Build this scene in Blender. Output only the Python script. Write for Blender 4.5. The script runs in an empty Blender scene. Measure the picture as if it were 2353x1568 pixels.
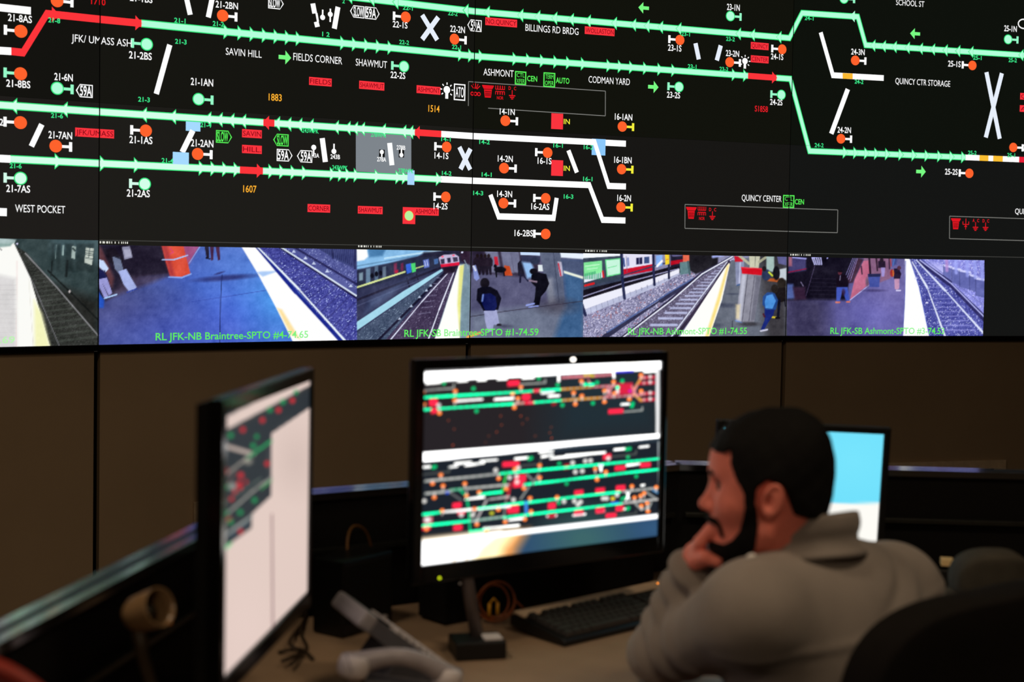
import bpy, bmesh, math, random
import numpy as np
from mathutils import Vector, Matrix

random.seed(7)
rng = np.random.default_rng(7)
SC = bpy.context.scene
COL = SC.collection
PI = math.pi

# ------------------------------------------------------------------ camera, world, exposure
EYE = 1.52
FPX = 2353 * 50 / 36.0
PITCH, ROLL, SHIFT = math.radians(2.36987), math.radians(1.04022), 75.007
CF = np.array([0, math.cos(PITCH), -math.sin(PITCH)])
_up = np.array([0, math.sin(PITCH), math.cos(PITCH)])
_rt = np.array([1.0, 0, 0])
CR = _rt * math.cos(ROLL) + _up * math.sin(ROLL)
CU = -_rt * math.sin(ROLL) + _up * math.cos(ROLL)

cam_data = bpy.data.cameras.new('camera')
cam = bpy.data.objects.new('camera', cam_data)
COL.objects.link(cam)
cam_data.lens = 50
cam_data.sensor_width = 36
cam_data.shift_y = -SHIFT / 2353
cam_data.clip_start = 0.05
m = Matrix.Identity(4)
for i in range(3):
    m[i][0] = CR[i]; m[i][1] = CU[i]; m[i][2] = -CF[i]
m[2][3] = EYE
cam.matrix_world = m
cam_data.dof.use_dof = True
cam_data.dof.focus_distance = 5.9
cam_data.dof.aperture_fstop = 2.9
SC.camera = cam

world = bpy.data.worlds.new('world')
SC.world = world
world.use_nodes = True
world.node_tree.nodes['Background'].inputs[0].default_value = (0.9, 0.75, 0.6, 1)
world.node_tree.nodes['Background'].inputs[1].default_value = 0.02
SC.view_settings.view_transform = 'Standard'
SC.view_settings.look = 'None'
SC.view_settings.exposure = 0.0
SC.view_settings.gamma = 1.0
SC.view_settings.use_curve_mapping = False


def ray(px, py):
    return CF + CR * (px - 1176.5) / FPX + CU * (784 - SHIFT - py) / FPX


def at(px, py, Y):
    """world point seen at that place of the photo, Y metres away"""
    d = ray(px, py)
    return np.array([d[0] * Y / d[1], Y, EYE + d[2] * Y / d[1]])


def at_z(px, py, z):
    d = ray(px, py)
    t = (z - EYE) / d[2]
    return np.array([d[0] * t, d[1] * t, z])


def project(P):
    P = np.asarray(P, float) - np.array([0, 0, EYE])
    d = P @ CF
    return np.stack([1176.5 + FPX * (P @ CR) / d, 784 - SHIFT - FPX * (P @ CU) / d], -1)


# ------------------------------------------------------------------ object helpers
def link(o, parent=None):
    COL.objects.link(o)
    if parent is not None:
        o.parent = parent
    return o


def tag(o, label=None, cat=None, group=None, kind=None):
    if label: o['label'] = label
    if cat: o['category'] = cat
    if group: o['group'] = group
    if kind: o['kind'] = kind
    return o


def empty(name, loc, rz=0, label=None, cat=None, group=None):
    o = bpy.data.objects.new(name, None)
    o.empty_display_size = 0.05
    o.location = loc
    o.rotation_euler = (0, 0, rz)
    link(o)
    return tag(o, label, cat, group)


class MB:
    """collects shapes, then links them as one mesh object"""
    def __init__(s):
        s.v = []; s.f = []; s.smooth = []

    def add(s, vs, fs, smooth=False):
        n = len(s.v)
        s.v += [tuple(map(float, v)) for v in vs]
        s.f += [tuple(n + i for i in f) for f in fs]
        s.smooth += [smooth] * len(fs)
        return s

    def box(s, c, size, M=None, bevel=0.0):
        bm = bmesh.new()
        bmesh.ops.create_cube(bm, size=1)
        for v in bm.verts:
            v.co = Vector((v.co.x * size[0], v.co.y * size[1], v.co.z * size[2]))
        if bevel > 0:
            bmesh.ops.bevel(bm, geom=bm.edges[:], offset=bevel, segments=2, affect='EDGES', profile=0.6)
        bm.verts.index_update()
        vs = [v.co.copy() for v in bm.verts]
        if M is not None:
            vs = [M @ v for v in vs]
        vs = [v + Vector(c) for v in vs]
        s.add(vs, [[v.index for v in f.verts] for f in bm.faces])
        bm.free()
        return s

    def tube(s, pts, r, n=12, caps=True, closed=False):
        pts = [Vector(p) for p in pts]
        rs = r if isinstance(r, (list, tuple)) else [r] * len(pts)
        N = len(pts)
        t0 = (pts[1] - pts[0]).normalized()
        a = Vector((0, 0, 1)) if abs(t0.z) < 0.9 else Vector((1, 0, 0))
        u = t0.cross(a).normalized()
        vs = []
        for i in range(N):
            if closed:
                t = (pts[(i + 1) % N] - pts[i - 1]).normalized()
            else:
                t = (pts[min(i + 1, N - 1)] - pts[max(i - 1, 0)]).normalized()
            u = (u - t * u.dot(t)).normalized()
            w = t.cross(u)
            for k in range(n):
                an = 2 * PI * k / n
                vs.append(pts[i] + (u * math.cos(an) + w * math.sin(an)) * rs[i])
        fs = []
        for i in range(N if closed else N - 1):
            j = (i + 1) % N
            for k in range(n):
                k2 = (k + 1) % n
                fs.append((i * n + k, i * n + k2, j * n + k2, j * n + k))
        if caps and not closed:
            fs.append(tuple(range(n))[::-1])
            fs.append(tuple((N - 1) * n + k for k in range(n)))
        return s.add(vs, fs, True)

    def lathe(s, prof, n=32, M=None):
        """prof: (radius, height) points around local z"""
        vs = []
        for (r, z) in prof:
            for k in range(n):
                a = 2 * PI * k / n
                v = Vector((r * math.cos(a), r * math.sin(a), z))
                vs.append(M @ v if M is not None else v)
        fs = []
        for i in range(len(prof) - 1):
            for k in range(n):
                k2 = (k + 1) % n
                fs.append((i * n + k, i * n + k2, (i + 1) * n + k2, (i + 1) * n + k))
        return s.add(vs, fs, True)

    def prism(s, poly, z0, z1, M=None):
        n = len(poly)
        vs = [Vector((p[0], p[1], z0)) for p in poly] + [Vector((p[0], p[1], z1)) for p in poly]
        if M is not None:
            vs = [M @ v for v in vs]
        fs = [tuple(range(n))[::-1], tuple(range(n, 2 * n))]
        fs += [(i, (i + 1) % n, n + (i + 1) % n, n + i) for i in range(n)]
        return s.add(vs, fs)

    def sphere(s, c, r, n=16, M=None):
        r = r if isinstance(r, (tuple, list)) else (r, r, r)
        vs = []; fs = []
        for i in range(n + 1):
            th = PI * i / n
            for k in range(2 * n):
                ph = PI * k / n
                v = Vector((r[0] * math.sin(th) * math.cos(ph), r[1] * math.sin(th) * math.sin(ph), r[2] * math.cos(th)))
                if M is not None: v = M @ v
                vs.append(v + Vector(c))
        for i in range(n):
            for k in range(2 * n):
                k2 = (k + 1) % (2 * n)
                fs.append((i * 2 * n + k, (i + 1) * 2 * n + k, (i + 1) * 2 * n + k2, i * 2 * n + k2))
        return s.add(vs, fs, True)

    def mesh(s, name):
        me = bpy.data.meshes.new(name)
        me.from_pydata(s.v, [], s.f)
        me.polygons.foreach_set('use_smooth', s.smooth)
        bm = bmesh.new(); bm.from_mesh(me)
        bmesh.ops.recalc_face_normals(bm, faces=bm.faces[:])
        bm.to_mesh(me); bm.free()
        return me

    def build(s, name, mat, parent=None, world=False):
        me = s.mesh(name)
        me.materials.append(mat)
        o = bpy.data.objects.new(name, me)
        link(o, parent)
        if world and parent is not None:      # coordinates were given in the world's frame
            o.matrix_parent_inverse = parent_matrix(parent).inverted()
        return o


def parent_matrix(p):
    M = Matrix.LocRotScale(p.location, p.rotation_euler, p.scale)
    return parent_matrix(p.parent) @ p.matrix_parent_inverse @ M if p.parent is not None else M


def copy_tree(o, parent=None):
    c = o.copy()
    link(c, parent)
    for ch in list(o.children):
        copy_tree(ch, c)
    return c


# ------------------------------------------------------------------ materials
def lin(c):
    c = np.asarray(c, float) / 255.0
    return np.where(c <= 0.04045, c / 12.92, ((c + 0.055) / 1.055) ** 2.4)


MATS = {}


def mat(name, rgb, rough=0.6, metal=0.0, spec=0.4, var=0.12, scale=30.0, bump=0.0, bscale=None, sheen=0.0, stretch=None, emit=None):
    if name in MATS:
        return MATS[name]
    mt = bpy.data.materials.new(name)
    mt.use_nodes = True
    nt = mt.node_tree
    b = nt.nodes['Principled BSDF']
    c = lin(rgb)
    b.inputs['Roughness'].default_value = rough
    b.inputs['Metallic'].default_value = metal
    b.inputs['Specular IOR Level'].default_value = spec
    if sheen: b.inputs['Sheen Weight'].default_value = sheen
    tc = nt.nodes.new('ShaderNodeTexCoord')
    mp = nt.nodes.new('ShaderNodeMapping')
    if stretch: mp.inputs['Scale'].default_value = stretch
    nt.links.new(tc.outputs['Object'], mp.inputs['Vector'])
    no = nt.nodes.new('ShaderNodeTexNoise')
    no.inputs['Scale'].default_value = scale
    no.inputs['Detail'].default_value = 4
    nt.links.new(mp.outputs[0], no.inputs['Vector'])
    rp = nt.nodes.new('ShaderNodeValToRGB')
    rp.color_ramp.elements[0].position = 0.3
    rp.color_ramp.elements[1].position = 0.7
    rp.color_ramp.elements[0].color = (*(c * (1 - var)), 1)
    rp.color_ramp.elements[1].color = (*np.minimum(c * (1 + var), 1), 1)
    nt.links.new(no.outputs['Fac'], rp.inputs[0])
    nt.links.new(rp.outputs[0], b.inputs['Base Color'])
    if bump:
        n2 = nt.nodes.new('ShaderNodeTexNoise')
        n2.inputs['Scale'].default_value = bscale or scale * 4
        n2.inputs['Detail'].default_value = 3
        nt.links.new(mp.outputs[0], n2.inputs['Vector'])
        bp = nt.nodes.new('ShaderNodeBump')
        bp.inputs['Strength'].default_value = bump
        bp.inputs['Distance'].default_value = 0.004
        nt.links.new(n2.outputs['Fac'], bp.inputs['Height'])
        nt.links.new(bp.outputs[0], b.inputs['Normal'])
    if emit:
        b.inputs['Emission Color'].default_value = (*lin(emit[0]), 1)
        b.inputs['Emission Strength'].default_value = emit[1]
    MATS[name] = mt
    return mt


def screen_mat(name):
    mt = bpy.data.materials.new(name)
    mt.use_nodes = True
    nt = mt.node_tree
    b = nt.nodes['Principled BSDF']
    b.inputs['Base Color'].default_value = (0.004, 0.004, 0.004, 1)
    b.inputs['Roughness'].default_value = 0.55
    b.inputs['Specular IOR Level'].default_value = 0.15
    at_ = nt.nodes.new('ShaderNodeAttribute')
    at_.attribute_name = 'Col'
    nt.links.new(at_.outputs['Color'], b.inputs['Emission Color'])
    b.inputs['Emission Strength'].default_value = 1.0
    mt.cycles.emission_sampling = 'NONE'
    return mt


M_SCREEN = screen_mat('screen_light')
M_BLACK = mat('black_plastic', (14, 14, 15), 0.45, var=0.1)
M_MATTE = mat('matte_black', (9, 9, 10), 0.8, spec=0.2)
M_GLOSS = mat('gloss_black', (10, 10, 11), 0.16, spec=0.5)
M_WALL = mat('brown_wall_fabric', (172, 149, 121), 0.9, spec=0.15, var=0.05, scale=2.5, bump=0.15, bscale=400)
M_GAP = mat('dark_gap', (8, 7, 6), 0.9, spec=0.1)
M_FLOOR = mat('carpet', (52, 48, 46), 0.95, spec=0.1, var=0.25, scale=120, bump=0.4)
M_CEIL = mat('ceiling_tile', (150, 142, 130), 0.9, spec=0.1, var=0.05, scale=60)
M_PLASTER = mat('painted_wall', (96, 84, 70), 0.9, spec=0.1, var=0.05)
M_ALU = mat('brushed_aluminium', (215, 218, 224), 0.13, metal=1.0, var=0.06, scale=60, stretch=(1, 1, 12))
M_PART = mat('partition_fabric', (17, 16, 17), 0.9, spec=0.15, var=0.15, scale=200, bump=0.2)
M_DESK = mat('desk_laminate', (152, 129, 106), 0.42, spec=0.35, var=0.05, scale=18)
M_GREYPL = mat('grey_plastic', (150, 146, 148), 0.5, var=0.05)
M_LTGREY = mat('pale_grey_plastic', (205, 200, 202), 0.45, var=0.04)

# ------------------------------------------------------------------ the setting
NCOL = 4
PW = 1.55
V_BOT, V_ROW = -0.37496, 0.50309
PH = V_ROW - V_BOT
YAWS = [math.radians(a) for a in (33.6203, 31.0198, 21.9063, 16.1729)]
CORNERS = [np.array(c) for c in ((-2.794862, 4.308332), (-1.504138, 5.166547), (-0.175804, 5.965314), (1.262278, 6.543604), (2.750937, 6.975337))]
DIRS = [np.array([math.cos(a), math.sin(a)]) for a in YAWS]
NORM = [np.array([math.sin(a), -math.cos(a)]) for a in YAWS]


def wall_pt(u, v, off=0.0):
    """unrolled wall coordinates to a point; off = metres towards the room"""
    i = min(max(int(u // PW), 0), NCOL - 1)
    return wall_col(i, u - i * PW, v, off)


def wall_col(i, s, v, off=0.0):
    p = CORNERS[i] + DIRS[i] * s + NORM[i] * off
    return np.array([p[0], p[1], EYE + v])


def uv(px, py):
    d = ray(px, py)
    for i in range(NCOL):
        A = np.array([[d[0], -DIRS[i][0]], [d[1], -DIRS[i][1]]])
        t, s = np.linalg.solve(A, CORNERS[i])
        if s <= PW or i == NCOL - 1:
            return np.array([i * PW + s, d[2] * t])


def wall_box(mb, i, s0, s1, v0, v1, o0, o1):
    """box on column i's plane; o0..o1 metres towards the room"""
    vs = [wall_col(i, s, v, o) for o in (o0, o1) for v in (v0, v1) for s in (s0, s1)]
    mb.add(vs, [(0, 1, 3, 2), (4, 6, 7, 5), (0, 4, 5, 1), (2, 3, 7, 6), (0, 2, 6, 4), (1, 5, 7, 3)])


X0, X1, YR, ZC = -4.4, 4.4, -2.6, 3.35
def struct(name, mb, mt):
    o = mb.build(name, mt); o['kind'] = 'structure'; return o
struct('floor', MB().box((0, 2.6, -0.05), (8.8, 10.6, 0.1)), M_FLOOR)
struct('ceiling', MB().box((0, 2.6, ZC + 0.05), (8.8, 10.6, 0.1)), M_CEIL)
struct('wall_left', MB().box((X0 - 0.05, 2.6, ZC / 2), (0.1, 10.6, ZC)), M_PLASTER)
struct('wall_right', MB().box((X1 + 0.05, 2.6, ZC / 2), (0.1, 10.6, ZC)), M_PLASTER)
struct('wall_rear', MB().box((0, YR - 0.05, ZC / 2), (8.8, 0.1, ZC)), M_PLASTER)
low = MB(); backing = MB(); upper = MB()
for i in range(NCOL):
    a = -1.85 if i == 0 else 0.0
    b = PW + 1.7 if i == NCOL - 1 else PW
    g = 0.011
    cuts = [a, 0.0, b] if i == 0 else ([a, PW, b] if i == NCOL - 1 else [a, b])
    for c0, c1 in zip(cuts[:-1], cuts[1:]):
        wall_box(low, i, c0 + g, c1 - g, -EYE, V_BOT - 0.022, -0.05, -0.012)
    wall_box(backing, i, a, b, -EYE, V_BOT - 0.03, -0.08, -0.052)
    wall_box(upper, i, a, b, V_ROW + PH + 0.004, ZC - EYE, -0.08, -0.01)
wall_box(upper, 0, -1.85, -0.02, V_BOT - 0.02, V_ROW + PH, -0.08, -0.01)
wall_box(upper, NCOL - 1, PW + 0.02, PW + 1.7, V_BOT - 0.02, V_ROW + PH, -0.08, -0.01)
struct('wall_back', low, M_WALL)
struct('trim_1', backing, M_GAP)
struct('wall_front', upper, M_PLASTER)

# ------------------------------------------------------------------ drawing on the video wall
CW = (255, 255, 255); CWB = (232, 240, 252); CG = (178, 255, 218); CGL = (212, 255, 234); CGD = (150, 250, 200)
CT = (60, 235, 140); CO = (255, 98, 44); CRD = (253, 52, 58); CRB = (250, 52, 62); CRT = (128, 0, 16); CY = (245, 240, 60)
CB = (165, 218, 255); CGA = (120, 250, 130); CGB = (90, 245, 90); CNUM = (255, 178, 48); CRI = (225, 22, 34); CGY = (120, 120, 116)
RIM = (52, 232, 126)         # deeper green edge drawn around the pale green bars and signals
CELLS = {}
CUR = [('track_line', 0)]


def E(name):
    """start a new element of the picture on the wall"""
    CUR[0] = (name, CUR[0][1] + 1)
    return CUR[0]


def clip(poly, a, b, keep_less):
    """cut a convex polygon with the line coordinate[a] = b"""
    out = []
    n = len(poly)
    for k in range(n):
        p, q = poly[k], poly[(k + 1) % n]
        dp, dq = (p[a] - b, q[a] - b)
        if keep_less: dp, dq = -dp, -dq
        if dp >= 0: out.append(p)
        if (dp > 0 > dq) or (dp < 0 < dq):
            t = dp / (dp - dq)
            out.append((p[0] + (q[0] - p[0]) * t, p[1] + (q[1] - p[1]) * t))
    return out


GAPU = 0.0022
def put(poly, color, layer, part):
    """lay a convex polygon of wall coordinates on every display it touches"""
    us = [p[0] for p in poly]; vs = [p[1] for p in poly]
    for i in range(NCOL):
        if max(us) < i * PW or min(us) > (i + 1) * PW: continue
        for r in range(2):
            v0 = V_BOT + r * PH; v1 = v0 + PH
            if max(vs) < v0 or min(vs) > v1: continue
            q = clip(poly, 0, i * PW + GAPU, False)
            if len(q) > 2: q = clip(q, 0, (i + 1) * PW - GAPU, True)
            if len(q) > 2: q = clip(q, 1, v0 + 0.0005, False)
            if len(q) > 2: q = clip(q, 1, v1 - 0.0005, True)
            if len(q) > 2:
                CELLS.setdefault((i, r), {}).setdefault(CUR[0], []).append((q, color, layer))


def band(pts, th, color, layer=2, part='track_diagram', diag=None):
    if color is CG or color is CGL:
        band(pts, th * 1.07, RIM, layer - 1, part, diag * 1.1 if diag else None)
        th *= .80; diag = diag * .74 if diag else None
    band_flat(pts, th, color, layer, part, diag)


def band_flat(pts, th, color, layer=2, part='track_diagram', diag=None):
    """thick line through wall points with mitred corners; th = thickness across level runs"""
    pts = [np.asarray(p, float) for p in pts]
    n = len(pts)
    segs = []
    for k in range(n - 1):
        d = pts[k + 1] - pts[k]
        L = np.linalg.norm(d); d = d / L
        t = th if abs(d[0]) > 0.9 or diag is None else diag
        segs.append((d, np.array([-d[1], d[0]]) * t / 2))
    def side(sg):
        out = []
        for k in range(n):
            if k == 0: out.append(pts[0] + segs[0][1] * sg)
            elif k == n - 1: out.append(pts[-1] + segs[-1][1] * sg)
            else:
                (d1, n1), (d2, n2) = segs[k - 1], segs[k]
                A = np.array([[d1[0], -d2[0]], [d1[1], -d2[1]]])
                b = (pts[k] + n2 * sg) - (pts[k] + n1 * sg)
                if abs(np.linalg.det(A)) < 1e-4: out.append(pts[k] + n1 * sg)
                else: out.append(pts[k] + n1 * sg + d1 * np.linalg.solve(A, b)[0])
        return out
    l, r = side(1), side(-1)
    for k in range(n - 1):
        put([tuple(l[k]), tuple(l[k + 1]), tuple(r[k + 1]), tuple(r[k])], color, layer, part)


def bar(x0, y0, x1, y1, wpx, color=CW, layer=2, part='track_diagram'):
    E('switch_bar')
    a, b = uv(x0, y0), uv(x1, y1)
    k = uv(x0 + 1, y0)[0] - a[0]
    # width is measured along the level in the photo
    d = (b - a) / np.linalg.norm(b - a)
    band([a, b], wpx * abs(k) * max(abs(d[1]), 0.35), color, layer, part)


def quad_px(pts, color, layer, part):
    put([tuple(uv(*p)) for p in pts], color, layer, part)


def rect(x0, x1, y0, y1, color, layer=3, part='signal_symbols'):
    """upright rectangle given by the photo's left, right, top and bottom at its middle"""
    ym, xm = (y0 + y1) / 2, (x0 + x1) / 2
    ua, ub = uv(x0, ym)[0], uv(x1, ym)[0]
    va, vb = uv(xm, y1)[1], uv(xm, y0)[1]
    put([(ua, va), (ub, va), (ub, vb), (ua, vb)], color, layer, part)
    return ua, ub, va, vb


def disc(u, v, r, color, layer=4, part='signal_symbols', ru=None, n=24):
    ru = ru or r
    put([(u + ru * math.cos(2 * PI * k / n), v + r * math.sin(2 * PI * k / n)) for k in range(n)], color, layer, part)


def urect(u0, u1, v0, v1, color, layer=3, part='signal_symbols'):
    put([(u0, v0), (u1, v0), (u1, v1), (u0, v1)], color, layer, part)


def signal(px, py, side, cc=CO, ct=CW):
    E('signal_symbol')
    u, v = uv(px, py)
    r = 0.0225
    s = 1 if side == 'R' else -1
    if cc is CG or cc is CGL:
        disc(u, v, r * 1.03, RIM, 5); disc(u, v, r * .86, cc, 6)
    else:
        disc(u, v, r, cc, 5)
    def hr(a, b, h): urect(min(u + s * a, u + s * b), max(u + s * a, u + s * b), v - h, v + h, ct, 4)
    hr(r * 0.9, r * 2.2, r * 0.22)
    hr(r * 2.08, r * 2.58, r * 0.76)


# text: gathered first, turned into triangles in one go
TEXTS = []
def text(s, x0, x1, yc, h, color=CW, bold=0.0, layer=6, part='lettering'):
    ua, ub = uv(x0, yc)[0], uv(x1, yc)[0]
    xm = (x0 + x1) / 2
    v = uv(xm, yc)[1]
    hv = abs(uv(xm, yc - h / 2)[1] - uv(xm, yc + h / 2)[1])
    TEXTS.append((s, ua, ub, v, hv, color, bold, layer, E('caption' if part == 'caption' else 'lettering')))


def text_uv(s, ua, ub, v, hv, color, bold=0.0, layer=7, part='signal_symbols'):
    TEXTS.append((s, ua, ub, v, hv, color, bold, layer, CUR[0]))


def flush_texts():
    objs = {}
    for t in TEXTS + [('H',) + (0,) * 5 + (0.0,)]:
        key = (t[0], t[6])
        if key in objs: continue
        cu = bpy.data.curves.new('lettering', 'FONT')
        cu.body = t[0]
        cu.offset = t[6]
        cu.resolution_u = 3
        o = bpy.data.objects.new('lettering', cu)
        COL.objects.link(o)
        objs[key] = o
    bpy.context.view_layer.update()
    dg = bpy.context.evaluated_depsgraph_get()
    tris = {}
    for key, o in objs.items():
        me = bpy.data.meshes.new_from_object(o.evaluated_get(dg))
        me.calc_loop_triangles()
        co = np.array([v.co[:2] for v in me.vertices])
        tr = np.array([t.vertices[:] for t in me.loop_triangles])
        tris[key] = (co, tr)
        bpy.data.meshes.remove(me)
    for o in objs.values():
        cu = o.data
        bpy.data.objects.remove(o); bpy.data.curves.remove(cu)
    cap = tris[('H', 0.0)][0][:, 1].max()
    for (s, ua, ub, v, hv, color, bold, layer, part) in TEXTS:
        co, tr = tris[(s, bold)]
        CUR[0] = part
        x0, x1 = co[:, 0].min(), co[:, 0].max()
        U = ua + (co[:, 0] - x0) / (x1 - x0) * (ub - ua)
        V = v + (co[:, 1] - cap / 2) / cap * hv
        for a, b, c in tr:
            put([(U[a], V[a]), (U[b], V[b]), (U[c], V[c])], color, layer, part)


TH = 0.0265
TV = {'T1': 0.8028, 'T2': 0.98768, 'T3': 0.47049, 'T4': 0.2847, 'T5': 0.9783, 'T6': 0.47797}


def uat(px, v):
    lo, hi = -1.5, NCOL * PW + 1
    for _ in range(40):
        mid = (lo + hi) / 2
        i = min(max(int(mid // PW), 0), NCOL - 1)
        if project(wall_col(i, mid - i * PW, v))[0] < px: lo = mid
        else: hi = mid
    return mid


def tp(px, t): return (uat(px, TV[t]), TV[t])
def run(x0, x1, t, color, layer=3): band([tp(x0, t), tp(x1, t)], TH, color, layer)
def heads(xs, t, d, color, layer=3):
    for x in xs:
        u, v = tp(x, t)
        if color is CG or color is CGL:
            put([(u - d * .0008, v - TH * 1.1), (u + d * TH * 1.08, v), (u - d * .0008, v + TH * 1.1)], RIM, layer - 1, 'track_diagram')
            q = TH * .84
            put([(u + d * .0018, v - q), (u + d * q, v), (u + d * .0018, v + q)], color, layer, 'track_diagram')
            continue
        put([(u, v - TH * 1.02), (u + d * TH * 1.02, v), (u, v + TH * 1.02)], color, layer, 'track_diagram')


# track one and its red ends
band([uv(-40, 114), uv(26, 118)], TH, CW)
band([uv(26, 118), uv(53, 121), (uat(108, TV['T1']), TV['T1']), tp(325, 'T1')], TH, CRD, diag=TH * 0.82)
heads([119, 311], 'T1', 1, CRD)
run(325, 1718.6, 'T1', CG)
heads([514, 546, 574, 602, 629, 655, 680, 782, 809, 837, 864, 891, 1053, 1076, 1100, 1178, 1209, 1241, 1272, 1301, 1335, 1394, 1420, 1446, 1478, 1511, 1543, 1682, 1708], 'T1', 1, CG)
run(1718.6, 1784, 'T1', CRD); heads([1774], 'T1', 1, CRD)
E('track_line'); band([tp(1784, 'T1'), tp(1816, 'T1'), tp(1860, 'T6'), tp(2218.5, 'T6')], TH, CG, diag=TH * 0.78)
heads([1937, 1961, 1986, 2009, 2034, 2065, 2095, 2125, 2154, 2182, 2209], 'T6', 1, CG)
for a, b, c in ((2218.5, 2250.5, CW), (2250.5, 2271, (250, 190, 50)), (2271, 2282, CW), (2282, 2304, (250, 190, 50)), (2304, 2341.5, CW), (2341.5, 2420, (235, 30, 55))):
    run(a, b, 'T6', c)
# track two along the top
E('track_line')
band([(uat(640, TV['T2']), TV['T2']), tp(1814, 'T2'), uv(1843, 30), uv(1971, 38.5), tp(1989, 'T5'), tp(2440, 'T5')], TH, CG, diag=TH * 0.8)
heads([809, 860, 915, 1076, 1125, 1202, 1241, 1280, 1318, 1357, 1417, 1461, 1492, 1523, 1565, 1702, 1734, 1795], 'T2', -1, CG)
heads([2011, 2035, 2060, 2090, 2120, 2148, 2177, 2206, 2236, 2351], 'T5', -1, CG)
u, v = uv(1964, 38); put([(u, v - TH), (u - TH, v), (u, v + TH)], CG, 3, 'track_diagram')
# track three
E('track_block')
rect(427, 460.5, 263, 301.5, CB, 1, 'track_diagram')
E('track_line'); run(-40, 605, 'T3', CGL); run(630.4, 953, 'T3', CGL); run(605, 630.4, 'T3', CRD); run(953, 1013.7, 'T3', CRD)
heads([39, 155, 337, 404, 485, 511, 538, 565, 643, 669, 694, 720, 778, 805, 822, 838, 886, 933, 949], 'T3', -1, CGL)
heads([618, 964], 'T3', -1, CRD)
run(1013.7, 1438, 'T3', CW)
E('track_block'); rect(1359.5, 1391, 319.5, 357, (140, 200, 250), 4, 'track_diagram')
E('track_line'); band([tp(1350, 'T3'), tp(1366, 'T3'), uv(1398, 427.5), uv(1438, 428.8)], TH, CW, 5, diag=TH * 0.72)
# track four
E('track_line')
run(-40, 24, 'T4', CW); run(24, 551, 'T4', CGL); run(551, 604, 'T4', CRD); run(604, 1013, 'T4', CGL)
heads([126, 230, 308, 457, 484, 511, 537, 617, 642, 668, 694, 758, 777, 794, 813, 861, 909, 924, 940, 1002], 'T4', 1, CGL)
heads([590], 'T4', 1, CRD)
E('track_block'); rect(396.7, 433.7, 350, 378, CB, 4, 'track_diagram')
E('track_block'); rect(936, 952, 391.6, 425, (170, 215, 255), 4, 'track_diagram')
bar(443, 300, 418.5, 350, 14, CW, 3)
E('track_line'); band([tp(1013, 'T4'), tp(1354, 'T4'), uv(1384.5, 505.5), uv(1437, 507)], TH, CW, diag=TH * 0.74)
# loose bars and crossings
E('track_line'); band([uv(-40, 13), uv(71, 25)], TH, CW)
bar(390, 103, 359, 216, 12.5); bar(428, -6, 437, 34, 12); bar(488, -6, 478.5, 40, 12); bar(96, 286, 72, 336.5, 14)
bar(718.6, 8, 723, 31, 11.5); bar(727, 30, 730.5, 50, 5); bar(726.5, 50, 729.5, 62, 11.5); bar(776.5, 16, 768, 66, 11.5)
bar(970, 34.5, 1004.5, 92, 13, CWB); bar(1007, 39.5, 970, 90.5, 13, CWB)
bar(740.3, 317.6, 747.5, 372.5, 12)
E('grey_panel'); quad_px([(817.6, 303), (945, 312), (945, 402), (817.6, 394)], (126, 133, 140), 1, 'signal_symbols')
bar(895, 328.6, 900.5, 380, 11.5, CW, 3)
bar(1055.4, 338, 1080.4, 390, 11.5, CWB); bar(1081, 342, 1058, 389, 11.5, CWB)
E('track_line'); band([uv(1126.8, 447.7), uv(1145.4, 497.6), uv(1272, 501), uv(1279, 455)], TH, CW, diag=TH * 0.72)
bar(1306, 345.7, 1325.5, 396.7, 10.5); bar(1598, 99.5, 1605.6, 136.5, 10, CWB); bar(1656, 104.6, 1647, 139, 10, CWB)
E('track_line'); band([uv(1885.7, 74.5), uv(1913.7, 173), uv(2030.5, 179.5)], TH, CW, diag=TH * 0.75)
quad_px([(1936, 168), (1959, 169), (1959, 182), (1936, 181)], (250, 185, 50), 4, 'track_diagram')
bar(1948, 205, 1910, 307.5, 11); bar(2266.5, 166, 2297, 319, 9.5, CWB); bar(2302, 168.5, 2265, 316, 9.5, CWB)
E('track_line'); band([uv(-40, 485.8), uv(15.7, 488)], TH * 1.05, CW)

# signals
for s in ((47.7, 72, 'L'), (131, 2, 'R'), (511.5, 36, 'R'), (46.7, 282, 'L'), (128, 336, 'R'), (335, 300.5, 'L'), (454, 354, 'R'), (932, 39.5, 'L'),
          (1044, 90, 'R'), (1161, 277.5, 'R'), (1026, 338, 'L'), (1158, 386.5, 'R'), (1024, 453, 'L'), (1156.6, 467, 'R'), (1562, 92, 'L'), (1676.5, 143, 'R'),
          (1797, 113.5, 'L'), (1258, 351, 'L'), (1253.6, 456, 'L'), (1253.6, 538, 'L'), (1965, 139, 'R'), (2234, 150.5, 'L'), (1932, 319, 'R'), (2328, 339, 'R'), (2227, 398.5, 'L')):
    signal(*s)
signal(47, 169.6, 'L', CO, CGD)
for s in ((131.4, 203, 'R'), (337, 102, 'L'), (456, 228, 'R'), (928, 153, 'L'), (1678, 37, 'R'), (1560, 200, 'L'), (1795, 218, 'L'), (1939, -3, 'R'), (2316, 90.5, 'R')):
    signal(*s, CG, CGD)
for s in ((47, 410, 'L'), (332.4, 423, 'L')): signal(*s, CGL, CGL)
for s in ((1429.6, 291, 'R'), (1428, 389, 'R'), (1426.5, 476.5, 'R')): signal(*s, CO, CY)

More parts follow.
